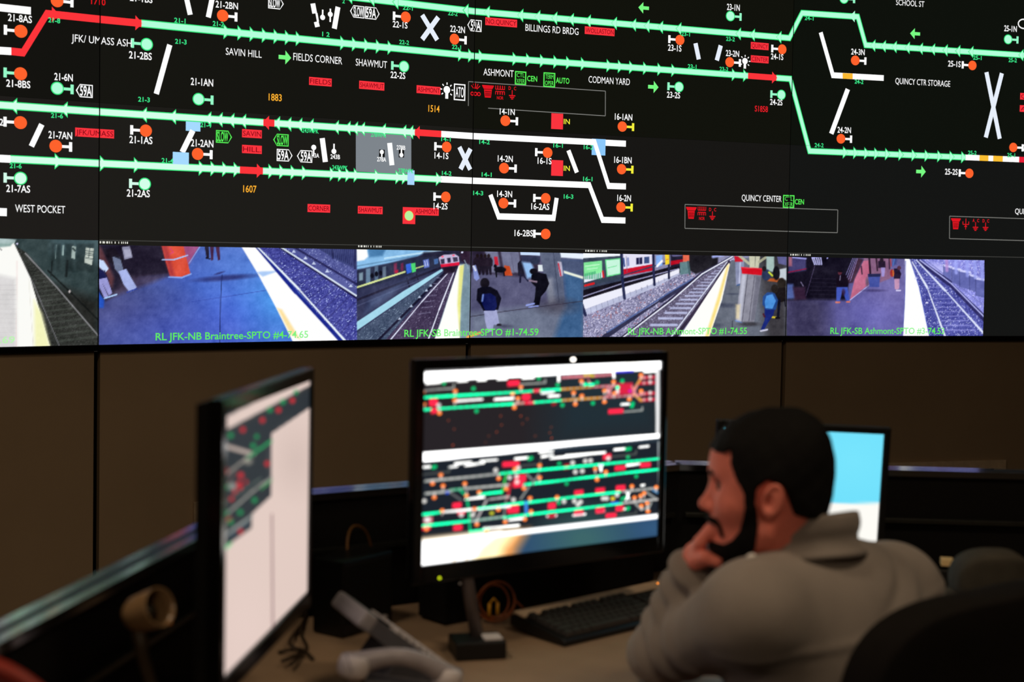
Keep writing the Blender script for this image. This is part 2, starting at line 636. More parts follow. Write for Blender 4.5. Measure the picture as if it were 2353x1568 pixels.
# lettering
for t in (("21-8AS", 18, 73, 42.5, 16), ("21-8BS", 14, 69.5, 193, 16), ("21-6N", 124.5, 167, 177.5, 16), ("21-7AN", 111, 165.5, 311, 16), ("21-7AS", 14, 69, 434, 16),
          ("21-2BS", 296, 348.5, 128, 16), ("21-1AS", 297, 350, 322, 16), ("21-2AS", 291, 344, 444.5, 16), ("21-1AN", 438, 489.5, 189, 16), ("21-2AN", 438.5, 490, 329.5, 16),
          ("21-2BN", 495, 546.5, 12, 15), ("21-1BS", 298, 350, -3, 15), ("22-1S", 902, 936, 57, 14), ("22-2N", 1034, 1068, 67.5, 14.5), ("22-2S", 897, 931, 173, 14.5),
          ("14-1N", 1148, 1182.5, 257, 13.5), ("14-1S", 998, 1030, 358, 14), ("14-2N", 1143.5, 1178, 365, 14), ("14-2S", 996, 1028, 474, 14), ("14-3N", 1142, 1176.5, 446, 14),
          ("16-1AN", 1412.5, 1452.5, 269, 14), ("16-1BN", 1411, 1451, 368, 14), ("16-2N", 1418, 1449.5, 455.5, 14), ("16-1S", 1235, 1267, 370, 14), ("16-2AS", 1220.5, 1262, 475, 14),
          ("16-2BS", 1182, 1224.5, 536, 14), ("23-1N", 1670, 1699.5, 17, 14), ("23-1S", 1534.5, 1565.5, 110.5, 14), ("23-2N", 1667.5, 1698, 123, 13.5), ("23-2S", 1532, 1562.5, 218.5, 13.5),
          ("24-1S", 1771, 1799.5, 130.5, 13), ("24-2S", 1769, 1797.5, 235, 13), ("24-3N", 1955.5, 1986.5, 119.5, 13), ("24-2N", 1924, 1955, 299, 13), ("25-1N", 2307, 2336, 66, 13),
          ("25-1S", 2178, 2207, 147, 13), ("25-2S", 2171, 2200, 395, 13), ("2", -2, 7.5, 281, 15), ("2", 2349, 2357, 340, 13)):
    text(*t, CW, 0.014)
for t in (("JFK/ UMASS ASH", 164, 302, 93.5, 16.5), ("SAVIN HILL", 518.5, 601, 121.5, 16), ("FIELDS CORNER", 673.5, 786, 135, 16.5), ("SHAWMUT", 817, 889, 146, 16),
          ("ASHMONT", 1110.5, 1180, 167.5, 15.5), ("BILLINGS RD BRDG", 1207, 1329, 68, 15.5), ("CODMAN YARD", 1352, 1447, 185.5, 15), ("QUINCY CTR STORAGE", 2057, 2183, 189.5, 13.5),
          ("QUINCY CENTER", 1704, 1795.5, 456, 14), ("QUIN", 2332, 2362, 486, 12.5), ("SCHOOL ST", 2058.5, 2123.5, 7.5, 13), ("WEST POCKET", 34.5, 149.5, 480.5, 17)):
    text(*t, CW, 0.0)
for t in (("21-8", 110.5, 138, 47, 10.5), ("21-1", 400, 426, 47.5, 10.5), ("21-2", 488.5, 514, 55, 10.5), ("21-3", 402, 428.5, 96, 10.5), ("21-3", 317, 344, 229, 10.5), ("21-6", 117, 144.5, 266, 10.5),
          ("21-4", 460, 485, 287.5, 10.5), ("21-4", 371, 398, 369.5, 10.5), ("21-6", 22, 49.5, 381.5, 10.5), ("22-1", 925, 948, 18.5, 9.5), ("22-2", 1029, 1051, 31, 9.5), ("22-2", 917, 939.5, 97.5, 9.5),
          ("22-1", 1038, 1059, 108.5, 9.5), ("243WPK", 694, 732, 301, 9.5), ("278WPK", 852, 887, 310.5, 9.5), ("243WPK", 763, 798.5, 385.5, 9.5), ("278WPK", 915, 950, 393, 9.5), ("14-1", 1013.5, 1035, 320, 9.5),
          ("14-2", 1101, 1125, 326.5, 9.5), ("14-2", 1015, 1037, 398.5, 9.5), ("14-1", 1106.5, 1129.5, 401.5, 9.5), ("14-3", 1087, 1110, 444, 9.5), ("16-1", 1271, 1293, 334.5, 9.5), ("16-2", 1341, 1362.5, 338.5, 9.5),
          ("16-1", 1339.5, 1361, 411.5, 9.5), ("16-3", 1295, 1317, 452, 9.5), ("23-1", 1565, 1585, 78.5, 9), ("23-2", 1668, 1688, 90, 9), ("23-1", 1580, 1600, 153, 9), ("23-2", 1653, 1673, 159, 9),
          ("24-1", 1848.5, 1869, 42, 9), ("24-2", 1963.5, 1983.5, 188, 9), ("24-2", 1871.5, 1892, 334, 9), ("25-1", 2235.5, 2255, 133, 9), ("25-2", 2317, 2336, 138.5, 9), ("25-2", 2224, 2243.5, 351.5, 9),
          ("25-1", 2314, 2332, 357, 9), ("2", 786, 792, 3, 9), ("1 2", 740, 757, 79, 10)):
    text(*t, CT, 0.02)
for (s, x0, x1, yc, h) in (("JFK/UMASS", 172.5, 262, 306, 20), ("SAVIN", 556, 601.5, 307.5, 19), ("HILL.", 556, 601.5, 343.5, 19), ("FIELDS", 710, 762, 188, 18.5), ("SHAWMUT", 825, 883, 197, 18.5),
                           ("ASHMONT", 957, 1012, 207, 18), ("NO.QUINCY", 1115, 1188, 51.5, 18), ("WOLLASTON", 1343.5, 1412, 72, 17.5), ("QUINCY", 1725, 1766, 106, 16), ("CENTER", 1725, 1766, 136.5, 16),
                           ("CORNER", 706.5, 758.5, 479, 18.5), ("SHAWMUT", 822, 879, 483, 17.5), ("ASHMONT", 952, 1008, 486.5, 17.5), ("QUI", 2344, 2372, 222, 15), ("AD", 2343, 2372, 250, 15)):
    k = E('name_tag'); rect(x0, x1, yc - h / 2, yc + h / 2, CRB, 3)
    text(s, x0 + 2, x1 - 2, yc, h * 0.6, CRT, 0.0); TEXTS[-1] = TEXTS[-1][:8] + (k,)
for y in (279, 386.3): E('red_square'); rect(1266.5, 1293.6, y - 18, y + 18, CRB, 3)
for y in (279.5, 387): text("IN", 1295, 1309, y, 11.5, CY, 0.01)
E('red_square'); rect(925, 954, 476.5, 515, CRB, 4)
u, v = uv(939.5, 496); disc(u, v, 0.0205, (235, 210, 80), 5); disc(u, v, 0.0185, (185, 242, 160), 6)
text("1883", 617, 647, 224, 15.5, CNUM, 0.01); text("1514", 984, 1009.5, 250, 15, CNUM, 0.01); text("1607", 558.5, 589, 434.5, 15.5, CNUM, 0.01)
text("1710", 209, 242, 4, 14, (230, 20, 30), 0.01); text("S1858", 1734, 1764, 250.5, 13, (235, 28, 40), 0.01)


def outline(ua, ub, va, vb, t, color, layer, part='signal_symbols'):
    for q in ((ua, ub, va, va + t), (ua, ub, vb - t, vb), (ua, ua + t, va, vb), (ub - t, ub, va, vb)):
        urect(*q, color, layer, part)


def tick_box(x0, x1, y0, y1, a, b, color=CGB):
    E('boxed_sign')
    ym, xm = (y0 + y1) / 2, (x0 + x1) / 2
    ua, ub = uv(x0, ym)[0], uv(x1, ym)[0]
    va, vb = uv(xm, y1)[1], uv(xm, y0)[1]
    outline(ua, ub, va, vb, 0.005, color, 3)
    h = vb - va; w = ub - ua
    if b:
        text_uv(a, ua + 0.16 * w, ub - 0.16 * w, va + 0.71 * h, h * 0.3, color)
        text_uv(b, ua + 0.14 * w, ub - 0.14 * w, va + 0.28 * h, h * 0.3, color)
    else:
        text_uv(a, ua + 0.14 * w, ub - 0.14 * w, va + 0.5 * h, h * 0.6, color, 0.012)
tick_box(1183, 1209, 164, 195, "CTL", "XFER"); text("CEN", 1211, 1234, 181, 12, CGB, 0.015)
tick_box(1248.5, 1275.5, 167, 200.5, "TERM", "OPER"); text("AUTO", 1277, 1308, 185.5, 12.5, CGB, 0.015)
tick_box(1799, 1825, 448.5, 478, "CTL", "XFER"); text("CEN", 1826, 1847, 464, 11.5, CGB, 0.015)
tick_box(1042.6, 1069, 193, 231, "ATO", None, CW)


def bulb(px, py, k=1.0):
    E('bulb_icon')
    u, v = uv(px, py)
    disc(u, v + 0.001, 0.0135 * k, CW, 4)
    urect(u - 0.006 * k, u + 0.006 * k, v - 0.031 * k, v - 0.011 * k, CW, 4)
    for a in range(-40, 221, 43):
        an = math.radians(a); c, s = math.cos(an), math.sin(an)
        band([(u + c * 0.019 * k, v + s * 0.019 * k), (u + c * 0.027 * k, v + s * 0.027 * k)], 0.0042 * k, CW, 4, 'signal_symbols')
bulb(1026.5, 207, 1.15); bulb(1711.5, 141, 1.05)


def poly_line(pts, wv, color, layer=2, part='signal_symbols'):
    E('outline_box')
    P = [uv(*p) for p in pts]
    for a, b in zip(P[:-1], P[1:]): band([a, b], wv, color, layer, part)
poly_line([(1076, 243.6), (1076.5, 187.5), (1391, 209.5), (1390.8, 266.5), (1121.7, 248.7)], 0.0036, CGY)
poly_line([(1573.7, 525), (1574, 470), (1925, 482.6), (1924, 535), (1573.7, 525)], 0.0036, CGY)
poly_line([(2420, 505), (2182, 497), (2181.6, 548.5), (2420, 555)], 0.0036, CGY)


def icon_bin(x0, x1, y0, y1):
    E('red_icon')
    ym, xm = (y0 + y1) / 2, (x0 + x1) / 2
    ua, ub = uv(x0, ym)[0], uv(x1, ym)[0]; va, vb = uv(xm, y1)[1], uv(xm, y0)[1]
    w, h = ub - ua, vb - va
    P = lambda a, b: (ua + a * w, va + b * h)
    put([P(0, .92), P(1, .92), P(1, 1), P(0, 1)], CRI, 3, 'signal_symbols')
    put([P(.0, .92), P(.14, .70), P(.86, .70), P(1, .92)], CRI, 3, 'signal_symbols')
    put([P(.16, .66), P(.24, 0), P(.76, 0), P(.84, .66)], CRI, 3, 'signal_symbols')
    for k in (.3, .42, .54, .66): put([P(k, .12), P(k + .05, .12), P(k + .05, .4), P(k, .4)], (24, 10, 8), 4, 'signal_symbols')
    put([P(.24, .46), P(.78, .46), P(.78, .51), P(.24, .51)], (24, 10, 8), 4, 'signal_symbols')


def icon_coil(x0, x1, y0, y1, word=True):
    E('red_icon')
    ym, xm = (y0 + y1) / 2, (x0 + x1) / 2
    ua, ub = uv(x0, ym)[0], uv(x1, ym)[0]; va, vb = uv(xm, y1)[1], uv(xm, y0)[1]
    w, h = ub - ua, vb - va
    P = lambda a, b: (ua + a * w, va + b * h)
    for k in range(4):
        a = 0.03 + k * 0.24
        for s in (0, 0.21): band([P(a + s, .72 if s or 1 else 0), P(a + s, 1)], 0.003, CRI, 3, 'signal_symbols'); band([P(a + s, .35), P(a + s, .58)], 0.003, CRI, 3, 'signal_symbols')
        band([P(a, .73), P(a + .21, .73)], 0.0032, CRI, 3, 'signal_symbols'); band([P(a, .58), P(a + .21, .58)], 0.0032, CRI, 3, 'signal_symbols')
    if word: text_uv("NOR", P(.16, 0)[0], P(.84, 0)[0], P(0, .12)[1], h * 0.22, CRI, 0.015)


def icon_ground(x0, x1, y0, y1, a='D'):
    E('red_icon')
    ym, xm = (y0 + y1) / 2, (x0 + x1) / 2
    ua, ub = uv(x0, ym)[0], uv(x1, ym)[0]; va, vb = uv(xm, y1)[1], uv(xm, y0)[1]
    w, h = ub - ua, vb - va
    P = lambda p, q: (ua + p * w, va + q * h)
    text_uv(a, P(0, 0)[0], P(.3, 0)[0], P(0, .86)[1], h * .26, CRI, 0.015)
    text_uv('C', P(.7, 0)[0], P(1, 0)[0], P(0, .86)[1], h * .26, CRI, 0.015)
    band([P(.5, .3), P(.5, .72)], 0.0035, CRI, 3, 'signal_symbols')
    for q, k in ((.3, .42), (.17, .28), (.05, .14)): band([P(.5 - k, q), P(.5 + k, q)], 0.0045, CRI, 3, 'signal_symbols')
icon_bin(1107.6, 1134.4, 196, 224.5); icon_coil(1138, 1160, 197, 229); icon_ground(1168, 1185.5, 199, 229)
icon_bin(1576, 1600, 476, 503); icon_coil(1603, 1622, 475, 506); icon_ground(1628.6, 1645, 478, 506)
icon_bin(2185, 2207, 502, 527); icon_ground(2234, 2249, 503, 531, 'A'); icon_ground(2257, 2272, 504, 531)
E('red_icon'); u, v = uv(2219, 515)          # three pronged mark
for d in (-0.016, 0, 0.016): band([(u + d, v - 0.002), (u + d, v + (0.026 if d == 0 else 0.012))], 0.0035, CRI, 3, 'signal_symbols')
band([(u - 0.016, v - 0.002), (u + 0.016, v - 0.002)], 0.0035, CRI, 3, 'signal_symbols'); band([(u, v - 0.026), (u, v)], 0.0035, CRI, 3, 'signal_symbols')
put([(u - 0.009, v - 0.014), (u + 0.009, v - 0.014), (u, v - 0.004)], CRI, 3, 'signal_symbols')
E('red_icon'); u, v = uv(1092.5, 207)        # spreading plume mark
for an in (-50, -25, 0, 25, 50):
    s, c = math.sin(math.radians(an)), math.cos(math.radians(an))
    band([(u + s * 0.008, v + c * 0.006), (u + s * 0.026, v + c * 0.028)], 0.0035, CRI, 3, 'signal_symbols')
for d in (-0.015, 0, 0.015): disc(u + d, v - 0.016, 0.0085, CRI, 3); disc(u + d, v - 0.016, 0.0045, (24, 10, 8), 4)


def arrow(x0, x1, y0, y1, d):
    E('direction_arrow')
    ym, xm = (y0 + y1) / 2, (x0 + x1) / 2
    ua, ub = uv(x0, ym)[0], uv(x1, ym)[0]; va, vb = uv(xm, y1)[1], uv(xm, y0)[1]
    vm = (va + vb) / 2; h = vb - va
    if d > 0:
        urect(ua, (ua + 1.2 * ub) / 2.2, vm - h * .15, vm + h * .15, CGA, 3)
        put([((ua + 1.15 * ub) / 2.15, va), (ub, vm), ((ua + 1.15 * ub) / 2.15, vb)], CGA, 3, 'signal_symbols')
    else:
        urect((1.2 * ua + ub) / 2.2, ub, vm - h * .15, vm + h * .15, CGA, 3)
        put([((1.15 * ua + ub) / 2.15, va), (ua, vm), ((1.15 * ua + ub) / 2.15, vb)], CGA, 3, 'signal_symbols')
arrow(640, 669, 116, 148, 1); arrow(1466.6, 1491, 5, 31.4, -1); arrow(1489, 1513, 186, 214, 1); arrow(2091, 2114, 65, 90, -1); arrow(2105, 2127, 381, 408, 1)


def plate(s, x0, x1, y0, y1, d, color=CW):
    E('speed_plate')
    ym, xm = (y0 + y1) / 2, (x0 + x1) / 2
    ua, ub = uv(x0, ym)[0], uv(x1, ym)[0]; va, vb = uv(xm, y1)[1], uv(xm, y0)[1]
    vm = (va + vb) / 2; w = (ub - ua) * 0.24
    def pent(e, c, l):
        if d > 0: put([(ua + e, va + e), (ub - w, va + e), (ub - e * 1.4, vm), (ub - w, vb - e), (ua + e, vb - e)], c, l, 'signal_symbols')
        else: put([(ua + w, va + e), (ub - e, va + e), (ub - e, vb - e), (ua + w, vb - e), (ua + e * 1.4, vm)], c, l, 'signal_symbols')
    pent(0, color, 3); pent(0.0035, (20, 22, 18), 4)
    a, b = (ua + 0.004, ub - w) if d > 0 else (ua + w, ub - 0.004)
    text_uv(s, a, b, vm, (vb - va) * 0.74, color, 0.02, 6)
plate("59A", 174, 213, 194, 224, -1); plate("SLOW", 616, 652, -6, 21, 1); plate("SLOW", 804, 837, 13, 41, -1); plate("59A", 838.5, 872, 16.5, 44.6, 1)
plate("59A", 1073.7, 1106.5, 45.5, 72.5, -1); plate("SLOW", 496, 533, 300, 329, 1, CGB); plate("SLOW", 627.5, 663, 308, 336, -1, CGB)
plate("59A", 635.7, 672, 343, 371, 1); plate("59A", 682, 717.5, 345.5, 373.5, -1)


def pin(px, py, up, r=0.0105, L=0.03):
    E('pin_icon')
    u, v = uv(px, py)
    disc(u, v, r, CW, 5)
    band([(u, v), (u, v + L * up)], 0.0065, CW, 5, 'signal_symbols')
pin(741, 40, 1); pin(758.6, 33, 1, L=0.022); pin(758.6, 33, -1)
pin(720.6, 339, -1); pin(767, 348, 1)
E('pin_icon'); rect(871, 884, 344, 361, (12, 12, 12), 2); E('pin_icon'); rect(916, 928.5, 344, 362, (12, 12, 12), 2)
pin(877, 349.5, -1, 0.009, 0.02); pin(922, 356.5, 1, 0.009, 0.026)
for t in (("43A", 717, 733, 357.5, 9.5), ("243B", 759, 781, 360.5, 10), ("278A", 866, 887, 366.5, 9.5), ("278B", 911, 931, 339.5, 9.5)): text(*t, CW, 0.02)
E('cloud_icon'); u, v = uv(2352, 55)
for k in range(20): band([(u + 0.03 * math.cos(2 * PI * k / 20), v + 0.022 * math.sin(2 * PI * k / 20)), (u + 0.03 * math.cos(2 * PI * (k + 1) / 20), v + 0.022 * math.sin(2 * PI * (k + 1) / 20))], 0.006, CW, 3, 'signal_symbols')
# captions under the camera pictures
CC = (96, 236, 96)
text("RL JFK-NB Braintree-SPTO #4-74.65", 356, 706, 771, 16, CC, 0.012, 30, 'caption')
text("RL JFK-SB Braintree-SPTO #1-74.59", 927, 1235.5, 763.7, 15.5, CC, 0.012, 30, 'caption')
text("RL JFK-NB Ashmont-SPTO #1-74.55", 1441, 1714, 761, 14.5, CC, 0.012, 30, 'caption')
text("RL JFK-SB Ashmont-SPTO #3-74.53", 1906, 2167.5, 760.4, 14, CC, 0.012, 30, 'caption')
text(".69", -3, 32.5, 781, 15, (186, 240, 170), 0.012, 30, 'caption')
# line between the diagram and the camera pictures, and the small unreadable time marks
for i in range(1, NCOL): E('window_border'); urect(i * PW, (i + 1) * PW, 0.0055, 0.0085, (66, 66, 63), 1, 'signal_symbols')
for (x, y) in ((229, 557.5), (823, 566.5), (1345, 577), (1816, 586)):
    ua, v0 = uv(x, y); E('time_mark')
    for k, (a, w) in enumerate(((0, 3), (6, 5), (14, 4), (20, 2), (25, 1.5), (32, 2), (40, 1.5), (46, 2), (50, 1.5), (54, 2), (58, 2.5))):
        q = 0.0017
        urect(ua + a * q, ua + (a + w) * q, v0 - 0.003, v0 + 0.0045, (225, 225, 215), 2, 'caption')

# ------------------------------------------------------------------ pictures shown on screens
class Canvas:
    """a small picture worked out with numpy; coordinates are the photo's pixels"""
    def __init__(s, x0, y0, x1, y1, base=(0, 0, 0), k=1.0):
        s.x0, s.y0, s.k = x0, y0, k
        s.w, s.h = int((x1 - x0) * k), int((y1 - y0) * k)
        s.a = np.zeros((s.h, s.w, 3)) + np.array(base, float)
        s.X, s.Y = np.meshgrid(x0 + (np.arange(s.w) + .5) / k, y0 + (np.arange(s.h) + .5) / k)

    def _blend(s, m, color, alpha):
        m = (m * alpha)[..., None]
        s.a = s.a * (1 - m) + np.asarray(color, float) * m

    def sd(s, pts):
        X, Y = s.X, s.Y
        d = np.full(X.shape, 1e9); ins = np.zeros(X.shape, bool)
        n = len(pts)
        for i in range(n):
            (ax, ay), (bx, by) = pts[i], pts[(i + 1) % n]
            ex, ey = bx - ax, by - ay
            t = np.clip(((X - ax) * ex + (Y - ay) * ey) / (ex * ex + ey * ey + 1e-9), 0, 1)
            d = np.minimum(d, (X - ax - ex * t) ** 2 + (Y - ay - ey * t) ** 2)
            c = ((ay > Y) != (by > Y)) & (X < ex * (Y - ay) / ((by - ay) if by != ay else 1e-9) + ax)
            ins ^= c
        d = np.sqrt(d)
        return np.where(ins, -d, d)

    def poly(s, pts, color, soft=0.7, alpha=1.0):
        s._blend(np.clip(0.5 - s.sd(pts) / (2 * soft), 0, 1), color, alpha)
        return s

    def line(s, pts, w, color, soft=0.6, alpha=1.0, w2=None):
        for i in range(len(pts) - 1):
            (ax, ay), (bx, by) = pts[i], pts[i + 1]
            ex, ey = bx - ax, by - ay
            t = np.clip(((s.X - ax) * ex + (s.Y - ay) * ey) / (ex * ex + ey * ey + 1e-9), 0, 1)
            d = np.sqrt((s.X - ax - ex * t) ** 2 + (s.Y - ay - ey * t) ** 2)
            ww = w if w2 is None else w + (w2 - w) * t
            s._blend(np.clip(0.5 - (d - ww / 2) / (2 * soft), 0, 1), color, alpha)
        return s

    def oval(s, cx, cy, rx, ry, color, soft=0.12, alpha=1.0, rot=0.0):
        c, n = math.cos(rot), math.sin(rot)
        x, y = (s.X - cx) * c + (s.Y - cy) * n, -(s.X - cx) * n + (s.Y - cy) * c
        d = np.sqrt((x / rx) ** 2 + (y / ry) ** 2)
        s._blend(np.clip((1 + soft - d) / (2 * soft), 0, 1), color, alpha)
        return s

    def grain(s, pts, amp, size=2.0, bright=None, frac=0.06, seed=1):
        r = np.random.default_rng(seed)
        m = np.clip(0.5 - s.sd(pts), 0, 1)
        g = r.normal(0, 1, (int(s.h / size) + 2, int(s.w / size) + 2))
        yi = (np.arange(s.h) / size).astype(int); xi = (np.arange(s.w) / size).astype(int)
        g = g[yi][:, xi]
        s.a = s.a + (g * amp * m)[..., None]
        if bright is not None:
            b = (r.random((int(s.h / size) + 2, int(s.w / size) + 2)) < frac)[yi][:, xi]
            s._blend(b * m, bright, 0.8)
        return s

    def sample(s, px, py):
        x = np.clip((px - s.x0) * s.k - .5, 0, s.w - 1.001); y = np.clip((py - s.y0) * s.k - .5, 0, s.h - 1.001)
        xi, yi = x.astype(int), y.astype(int); fx, fy = (x - xi)[:, None], (y - yi)[:, None]
        a = s.a
        return (a[yi, xi] * (1 - fx) + a[yi, xi + 1] * fx) * (1 - fy) + (a[yi + 1, xi] * (1 - fx) + a[yi + 1, xi + 1] * fx) * fy


def lerp(a, b, t): return (a[0] + (b[0] - a[0]) * t, a[1] + (b[1] - a[1]) * t)


def person_px(c, x, y, h, coat, legs, head=(40, 30, 35), lean=0.0, coat2=None):
    """a small standing figure in a camera picture: feet at x, y, h pixels tall"""
    c.poly([(x - .13 * h, y - .48 * h), (x + .13 * h, y - .48 * h), (x + .14 * h, y), (x + .05 * h, y), (x, y - .3 * h), (x - .05 * h, y), (x - .14 * h, y)], legs)
    c.poly([(x - .12 * h, y - .84 * h), (x + .12 * h, y - .84 * h), (x + .19 * h, y - .7 * h), (x + .18 * h, y - .42 * h), (x - .18 * h, y - .42 * h), (x - .19 * h, y - .7 * h)], coat)
    c.oval(x + lean, y - .91 * h, .075 * h, .1 * h, head)


def feed_tunnel(c):
    c.poly([(-10, 545), (228, 545), (228, 805), (-10, 805)], (62, 78, 80))
    c.poly([(120, 545), (228, 545), (228, 600), (120, 580)], (82, 104, 110), 14)
    c.poly([(90, 640), (228, 690), (228, 805), (100, 805)], (46, 48, 46), 14)
    c.poly([(36, 566), (60, 580), (228, 771), (228, 805), (110, 805)], (58, 60, 57))
    c.grain([(36, 566), (60, 580), (228, 771), (228, 805), (110, 805)], 7, 2, (96, 96, 96), .03)
    for k in range(22):
        t = (k / 22) ** 1.7
        a, b = lerp((50, 600), (140, 800), t), lerp((66, 598), (236, 788), t)
        c.line([a, b], 1 + 5 * t, (84, 90, 84), alpha=.6)
    c.line([(46, 590), (80, 660), (137, 797)], 2.2, (120, 120, 124)); c.line([(58, 582), (130, 660), (226, 772)], 2.4, (160, 160, 164))
    c.line([(110, 622), (165, 675), (228, 738)], 3.2, (24, 28, 28)); c.oval(160, 670, 2.5, 3.5, (215, 205, 205))
    for x0, w in ((175, 42), (150, 20), (130, 10), (118, 8)): c.poly([(x0, 560), (x0 + w, 560), (x0 + w - 3, 625), (x0, 622)], (44, 56, 58), 3, .6)
    for x in (120, 155): c.line([(x, 600), (x - 3, 635)], 3 + (x - 120) * .08, (38, 46, 48))
    c.poly([(197.5, 569), (215.5, 571.5), (211.5, 610), (194, 603.5)], (196, 204, 196))
    for y in (576, 581, 585, 593): c.line([(197, y), (215, y + 3)], 1.4, (62, 76, 76))
    c.line([(206, 570), (204, 592)], 1.2, (62, 76, 76))
    c.poly([(165.5, 565.5), (174.5, 567), (172, 596), (164, 593)], (170, 186, 182)); c.line([(168, 571), (172, 576)], 4, (62, 76, 78)); c.poly([(143.6, 563.5), (147.6, 564), (146, 588), (142.6, 587)], (168, 190, 188)); c.line([(129.5, 563), (127.5, 594)], 1.4, (130, 150, 150))
    c.poly([(-10, 548), (34, 552), (33, 561), (70, 640), (116, 800), (116, 810), (-10, 810)], (252, 252, 248))
    c.poly([(78, 690), (96, 720), (117, 806), (80, 806)], (246, 246, 196), 5)
    c.poly([(-10, 630), (36, 640), (38, 810), (-10, 810)], (222, 220, 220), 6)
    for k in range(14): c.line([(-10, 655 + k * 11), (37, 655 + k * 11)], .8, (196, 192, 194), alpha=.6)
    c.line([(39, 600), (38, 806)], .9, (230, 180, 180)); c.line([(66, 640), (77, 806)], .8, (226, 222, 210))
    c.poly([(-10, 546), (37, 551), (33, 559), (-10, 562)], (176, 196, 196), 2); c.poly([(-10, 560), (30, 558), (24, 566), (-10, 570)], (150, 176, 172), 2)
    c.line([(-2, 570), (4, 575)], 2, (90, 90, 96)); c.oval(39.5, 560.5, 2.2, 2.2, (230, 225, 255))


def feed_blue(c):
    R = [(226, 560), (822, 560), (822, 805), (226, 805)]
    c.poly(R, (80, 92, 156))
    c.oval(560, 720, 190, 130, (78, 118, 224), .9); c.oval(640, 690, 60, 90, (96, 184, 250), .9, .8); c.oval(540, 600, 70, 70, (112, 154, 232), .9, .7)
    c.oval(260, 720, 130, 70, (84, 86, 134), .8, .9); c.oval(420, 760, 160, 50, (88, 104, 196), .9, .7)
    c.poly([(226, 560), (384, 560), (392, 632), (320, 640), (226, 700)], (44, 38, 58), 6)
    c.poly([(300, 636), (395, 630), (350, 650), (240, 690)], (84, 72, 96), 6, .8)
    c.poly([(226, 562), (236, 575), (262, 640), (258, 660), (226, 640)], (104, 66, 74), 4)
    c.poly([(418, 560), (462, 560), (432, 612)], (166, 92, 140), 3); c.line([(460, 566), (434, 606)], 1.8, (150, 180, 240))
    c.poly([(370.5, 560), (420.5, 560), (437.5, 629), (416, 637), (391, 635), (380, 600)], (222, 90, 68)); c.poly([(370.5, 560), (384, 560), (402, 636), (391, 635)], (170, 58, 66), 4, .8)
    c.line([(373, 597), (400, 597), (431, 587)], 3, (176, 200, 246)); c.line([(388, 637), (418, 638), (439, 630)], 3.4, (150, 180, 244))
    c.line([(390, 570), (398, 580), (390, 584)], 2.2, (216, 70, 120))
    # two travellers at the left and two pairs of legs at the top
    c.poly([(236, 574), (262, 570), (284, 596), (276, 612), (250, 604)], (40, 34, 48)); c.poly([(280, 568), (298, 566), (304.5, 592), (286, 597)], (158, 158, 184)); c.poly([(284, 574), (300, 573), (303, 588), (288, 592)], (182, 182, 206))
    c.poly([(258, 590), (276, 592), (284, 622), (274, 630), (264, 618)], (120, 130, 158)); c.line([(262, 589), (280, 596)], 3, (40, 40, 56))
    c.poly([(272, 624), (290, 618), (302, 640), (314, 660), (308, 668), (298, 672), (284, 654)], (176, 188, 236)); c.line([(292, 672), (314, 664)], 3, (60, 80, 170))
    c.poly([(226, 596), (238, 599), (250, 618), (242, 627), (226, 612)], (206, 224, 255)); c.poly([(226, 616), (238, 622), (246, 640), (226, 646)], (36, 40, 92)); c.poly([(226, 642), (246, 638), (258, 674), (250, 680), (236, 652), (250, 684), (240, 686), (228, 660)], (164, 164, 220)); c.line([(240, 686), (268, 677)], 3.4, (184, 214, 255)); c.line([(240, 622), (250, 646)], 2, (28, 30, 70))
    c.poly([(226, 670), (240, 690), (238, 708), (226, 708)], (48, 96, 200), 2)
    c.poly([(469, 560), (479, 560), (481, 592), (475, 596)], (46, 42, 66)); c.poly([(482, 560), (492, 560), (490, 598), (485, 599)], (80, 48, 84)); c.poly([(494, 560), (504, 560), (506, 597), (501, 599)], (84, 48, 80)); c.line([(474, 593), (482, 595)], 3.4, (28, 28, 50))
    c.oval(517, 639, 62, 6, (56, 62, 124), .5, .85, -.08); c.oval(504, 628, 12, 2.4, (60, 66, 130), .4, .8, -.3)
    c.line([(510, 632), (507, 690), (504.5, 795)], 1.5, (28, 36, 90)); c.line([(440, 694), (520, 682), (614, 667)], 1.2, (66, 88, 176))
    # tracks
    c.poly([(588, 560), (646, 560), (824, 680), (824, 790), (790, 790)], (80, 84, 164))
    c.grain([(588, 560), (646, 560), (824, 680), (824, 790), (790, 790)], 16, 2, (200, 214, 255), .05, 3)
    for k in range(16):
        t = (k / 16) ** 1.3; c.line([lerp((602, 572), (800, 782), t), lerp((650, 572), (850, 716), t)], 1 + 3 * t, (58, 58, 126), alpha=.55)
    c.poly([(646, 560), (824, 560), (824, 684)], (96, 102, 164)); c.grain([(660, 560), (824, 560), (824, 670)], 12, 2, (190, 200, 245), .05, 4)
    c.poly([(724, 566), (824, 566), (824, 622), (765, 594)], (78, 86, 140))
    for k in range(22): c.line([(728 + k * 4.5, 566), (731 + k * 4.5, 572 + k * 2.2)], 1.6, (44, 48, 96))
    c.line([(764, 566), (765, 594)], 3.4, (50, 54, 100)); c.line([(815, 566), (816, 618)], 4, (50, 54, 100))
    c.line([(672, 566), (822, 655)], 5, (52, 52, 104)); c.line([(645, 569), (822, 686)], 7, (38, 34, 84)); c.line([(644, 567), (822, 682)], 3.6, (232, 244, 255))
    for x, y in ((675, 578), (702, 593), (721, 605), (752, 623), (806, 657)): c.poly([(x - 5, y + 3), (x, y - 4), (x + 5, y + 3)], (210, 220, 246))
    c.poly([(553, 564), (588, 564), (779, 786), (674, 788), (634, 707), (591, 627)], (255, 255, 255)); c.poly([(590, 626), (600, 624), (640, 623), (604, 636)], (150, 190, 246), 2, .7)
